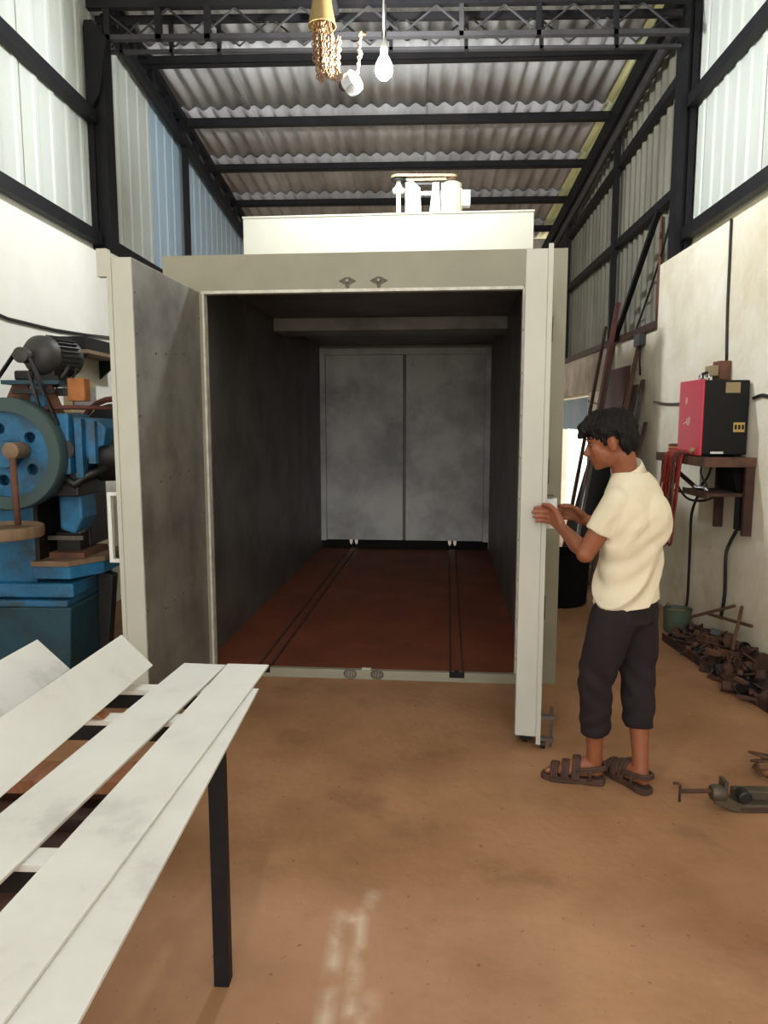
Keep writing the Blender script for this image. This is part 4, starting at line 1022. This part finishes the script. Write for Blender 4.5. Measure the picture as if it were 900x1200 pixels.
# torso inside the clothes
b.loft([ring((.885,3.0,.74), .12,.085, lft,fwd), ring((.89,3.0,.95), .115,.085,lft,fwd), ring((.90,3.005,1.12),.14,.09,lft,fwd), ring((.90,3.01,1.22),.145,.085,lft,fwd), ring((.89,3.01,1.30),.08,.06,lft,fwd)])
# arms
b.capsule([LS, LS.lerp(LE,.5), LE, LE.lerp(LW,.35), LW], (.048,.044,.039,.037,.025), 14)
b.capsule([RS, RS.lerp(RE,.5), RE, RE.lerp(RW,.35), RW], (.048,.044,.038,.036,.025), 14)
# left hand on the door edge: palm of four metacarpals, fingers laid along the face, thumb on top
fl = (.060,.072,.078,.070)
for i in range(4):
    z = 1.098 + .0205*i
    k = V(.617, 3.252, z+.006)
    b.capsule([LW+V(-.004,.012,-.012+.008*i), LW.lerp(k,.6)+V(0,0,.002*i-.003), k], (.017,.0135,.0115), 10)
    L_ = fl[i]/.075
    b.capsule([k, k+V(-.030*L_,.024,.004), k+V(-.056*L_,.030,.004), k+V(-.076*L_,.028,.001)], (.0105,.0095,.0088,.0075), 10)
b.capsule([LW+V(-.005,.022,.022), V(.632,3.215,1.158), V(.606,3.245,1.182), V(.582,3.268,1.184)], (.018,.0135,.0115,.009), 10)
# right hand closing on the latch plate
for i in range(4):
    z = 1.095 + .0195*i
    k = V(.728, 3.432, z+.008)
    b.capsule([RW+V(-.012,.004,-.012+.008*i), RW.lerp(k,.6), k], (.017,.013,.0115), 10)
    b.capsule([k, k+V(-.030,-.004,.0), k+V(-.046,-.022,.0), k+V(-.036,-.040,.0)], (.0105,.0095,.0088,.0075), 10)
b.capsule([RW+V(-.010,-.016,.020), V(.755,3.385,1.150), V(.722,3.372,1.165), V(.694,3.368,1.162)], (.018,.0135,.0115,.009), 10)
# legs and feet
for hip, kn, an in ((LH,LK,LA),(RH,RK,RA)):
    b.capsule([hip, hip.lerp(kn,.5), kn, kn.lerp(an,.3), kn.lerp(an,.75), an], (.070,.062,.048,.049,.036,.033), 16)
feet = ((V(.822,3.004,0), V(-.975,.222,0).normalized()), (V(.985,2.915,0), V(-.46,.888,0).normalized()))
for (hl_, fd_), an in zip(feet, (LA, RA)):
    sd = Vector((-fd_.y, fd_.x, 0))
    P = lambda f, s, z: hl_ + fd_*f + sd*s + UP*z
    b.ell(P(.032,0,.064), (.034,.029,.034), (fd_,sd,UP), 16, 10)
    b.capsule([an, P(.045,0,.085), P(.10,0,.074), P(.165,.0,.056)], (.033,.036,.033,.026), 14)
    b.capsule([P(.06,.012,.055), P(.17,.020,.052)], (.022,.023), 12); b.capsule([P(.06,-.012,.055), P(.165,-.022,.050)], (.022,.021), 12)
    for j, (s_, l_) in enumerate(((.028,.245),(.010,.243),(-.005,.236),(-.019,.226),(-.031,.213))):
        b.capsule([P(.17,s_*.9,.048), P(l_-.01,s_,.045)], (.012,.0125 if j == 0 else .009), 10)
body = mk('body', fuse(b, .0046, 2), 'skin', BOY, smooth=True)
for s in (-1, 1):
    e = mk('eye', G().ell(hd(.0735,s*.031,.002), (.0075,.0105,.006), AX, 12, 8), 'eye_white', BOY, smooth=True)
    mk('iris', G().ell(hd(.079,s*.031,.001), (.004,.0055,.0055), AX, 10, 6), 'eye_dark', e, smooth=True)
    mk('eyebrow', G().capsule([hd(.085,s*.016,.026), hd(.080,s*.036,.030), hd(.066,s*.052,.024)], (.0035,.004,.003), 8), 'hair', BOY, smooth=True)
mk('lips', G().ell(hd(.0875,0,-.0585), (.006,.017,.004), AX, 12, 6).ell(hd(.0845,0,-.068), (.006,.015,.004), AX, 12, 6), 'lips', BOY, smooth=True)
# hair
h = G()
h.ell(hd(-.016,0,.048), (.100,.083,.082), AX, 28, 16)
h.ell(hd(-.066,0,.002), (.048,.068,.070), AX, 20, 12)
h.ell(hd(.052,.0,.072), (.056,.062,.038), AX, 18, 10)
h.capsule([hd(.03,.02,.105), hd(.085,.03,.075), hd(.108,.035,.045)], (.03,.026,.012), 12)
h.capsule([hd(.03,-.03,.105), hd(.082,-.03,.072), hd(.10,-.03,.045)], (.03,.024,.012), 12)
for s in (-1, 1):
    h.capsule([hd(.01,s*.066,.04), hd(.016,s*.070,.012), hd(.018,s*.069,-.012)], (.022,.012,.005), 10)
    h.capsule([hd(-.05,s*.062,.03), hd(-.055,s*.060,-.03), hd(-.060,s*.045,-.062)], (.024,.018,.008), 10)
def hairy(p):
    q = p - HC; a = math.atan2(q.dot(hl), q.dot(hf)); z = q.dot(hu)
    return .0022*math.sin(a*46+z*60) + .0018*math.sin(a*23-z*90+1.3) + .0015*math.sin(z*130+a*11)
mk('hair', fuse(h, .0045, 2, hairy), 'hair', BOY, smooth=True)
# shirt
t = G()
t.loft([ring((.885,3.0,.795), .158,.120,lft,fwd), ring((.887,3.0,.85), .156,.119,lft,fwd), ring((.893,3.0,.95), .150,.114,lft,fwd), ring((.905,3.0,1.06), .155,.116,lft,fwd),
        ring((.91,3.0,1.14), .166,.120,lft,fwd), ring((.908,3.005,1.21), .172,.112,lft,fwd), ring((.904,3.006,1.265), .158,.100,lft,fwd), ring((.898,3.008,1.315), .118,.082,lft,fwd), ring((.888,3.010,1.35), .078,.068,lft,fwd)])
t.capsule([LS+V(.035,.035,.0), LS], (.064,.060), 18); t.tube([LS, LS.lerp(LE,.25), LS.lerp(LE,.60)], [.060,.058,.059], 20)
t.capsule([RS+V(-.035,-.035,.0), RS], (.064,.058), 18); t.tube([RS, RS.lerp(RE,.25), RS.lerp(RE,.62)], [.058,.057,.058], 20)
t.ell(V(.955,2.965,1.15), (.10,.09,.13), (lft,fwd,UP), 18, 12)
def folds(p):
    z = p.z; q = p - V(.89,3.0,0); a = q.dot(lft); k = max(0, min(1, (1.22-z)/.25))
    w_ = math.sin(24*z + 27*a + 1.5*math.sin(9*z+4*a)); d = .015*k*((1-abs(w_))**1.6 - .35) + .0045*k*math.sin(66*z + 46*a + 2*math.sin(14*a))
    d += .005*math.exp(-((z-1.13)/.05)**2)*math.exp(-((a-.13)/.06)**2)*math.sin(110*q.dot(fwd)+60*z) 
    d += .002*math.sin(40*a+13*z)
    return d
sh_me = fuse(t, .0055, 4, folds)
# open hem: cut the closed end away
bm = bmesh.new(); bm.from_mesh(sh_me)
ed_, ff_ = bm.verts[:]+bm.edges[:]+bm.faces[:], None
bmesh.ops.bisect_plane(bm, geom=ed_, plane_co=(.89,3.0,.812), plane_no=(.10,.05,-1), clear_outer=True)
bm.to_mesh(sh_me); bm.free()
so = mk('shirt', sh_me, 'shirt', BOY, smooth=True)
md = so.modifiers.new('cloth', 'SOLIDIFY'); md.thickness = .004; md.offset = -1
cg = G()
nk = V(.876,3.01,1.352); nd = (hd(-.035,0,-.065)-nk).normalized(); e1 = nd.cross(UP).normalized() if abs(nd.z) < .99 else lft; e2 = nd.cross(e1)
rg = lambda c, r: [c + e1*(r*math.cos(2*PI*i/26)) + e2*(r*math.sin(2*PI*i/26)) for i in range(26)]
ri = [rg(nk-nd*.02,.070), rg(nk+nd*.025,.064), rg(nk+nd*.030,.060), rg(nk+nd*.022,.057), rg(nk-nd*.02,.062)]
cg.loft(ri[:3]+ri[3:4]); mk('collar', cg, 'shirt', so, smooth=True)
# trousers
q_ = G()
q_.ell(V(.888,3.0,.79), (.140,.103,.10), (lft,fwd,UP), 26, 14)
q_.loft([ring((.885,3.0,.73), .146,.110,lft,fwd), ring((.887,3.0,.79), .138,.102,lft,fwd), ring((.89,3.0,.85), .125,.092,lft,fwd)])
q_.capsule([LH+V(.01,.01,-.04), LH.lerp(LK,.45), LK, LK.lerp(LA,.30), LK.lerp(LA,.56)], (.098,.088,.073,.067,.062), 20)
q_.capsule([RH+V(-.01,-.005,-.04), RH.lerp(RK,.45), RK, RK.lerp(RA,.25), RK.lerp(RA,.47)], (.096,.086,.073,.067,.063), 20)
def tfold(p):
    z = p.z
    return .0045*math.sin(60*z+18*p.x*3+2*math.sin(20*p.y)) * math.exp(-((z-.47)/.10)**2) + .0035*math.sin(75*z-30*p.x)*math.exp(-((z-.30)/.06)**2) + .003*math.sin(50*(p.x+p.y)+22*z)
tr_me = fuse(q_, .0060, 3, tfold)
bm = bmesh.new(); bm.from_mesh(tr_me)
for kn, an, f_ in ((LK,LA,.61),(RK,RA,.52)):
    c_ = kn.lerp(an, f_)
    fs_ = [f for f in bm.faces if (f.calc_center_median()-c_).length < .10]
    gm = list({v for f in fs_ for v in f.verts})+list({e for f in fs_ for e in f.edges})+fs_
    bmesh.ops.bisect_plane(bm, geom=gm, plane_co=c_, plane_no=(an-kn).normalized(), clear_outer=True)
bm.to_mesh(tr_me); bm.free()
to = mk('trousers', tr_me, 'trousers', BOY, smooth=True)
md = to.modifiers.new('cloth', 'SOLIDIFY'); md.thickness = .004; md.offset = -1
# sandals
for hl_, fd_ in feet:
    sd = Vector((-fd_.y, fd_.x, 0))
    P = lambda f, s, z: hl_ + fd_*f + sd*s + UP*z
    out_ = [(-.012,.0),(-.004,.028),(.03,.038),(.09,.036),(.16,.047),(.215,.046),(.25,.028),(.262,.008),(.255,-.012),(.235,-.034),(.19,-.046),(.13,-.043),(.08,-.036),(.03,-.037),(-.004,-.027)]
    sa = mk('sandal', G().prism([P(f,s,.001) for f,s in out_], (0,0,.028)), 'sandal', BOY, bevel=.005)
    def band(pts, r=.0085): return mk('strap', G().tube([P(*a) for a in pts], r, 8), 'sandal', sa, smooth=True)
    for f0, hgt in ((.205,.072),(.160,.086),(.115,.108)):
        g = G()
        for df in (-.010, 0.0, .010):
            g.tube(smooth_path([P(f0+df,.046,.026), P(f0+df,.043,.050), P(f0+df-.004,.026,hgt-.008), P(f0+df-.006,0,hgt), P(f0+df-.004,-.027,hgt-.010), P(f0+df,-.041,.048), P(f0+df,-.044,.026)],3), .0075, 7)
        mk('strap', g, 'sandal', sa, smooth=True)
    g = G()
    for dz in (0, .011): g.tube(smooth_path([P(.11,.042,.055+dz), P(.05,.040,.068+dz), P(.0,.024,.074+dz), P(-.006,0,.076+dz), P(.0,-.024,.074+dz), P(.05,-.040,.068+dz), P(.11,-.042,.055+dz)],3), .0075, 7)
    mk('strap', g, 'sandal', sa, smooth=True)
    for s in (-1,1): band([(.055,s*.040,.026),(.055,s*.041,.055),(.052,s*.040,.070)], .009)
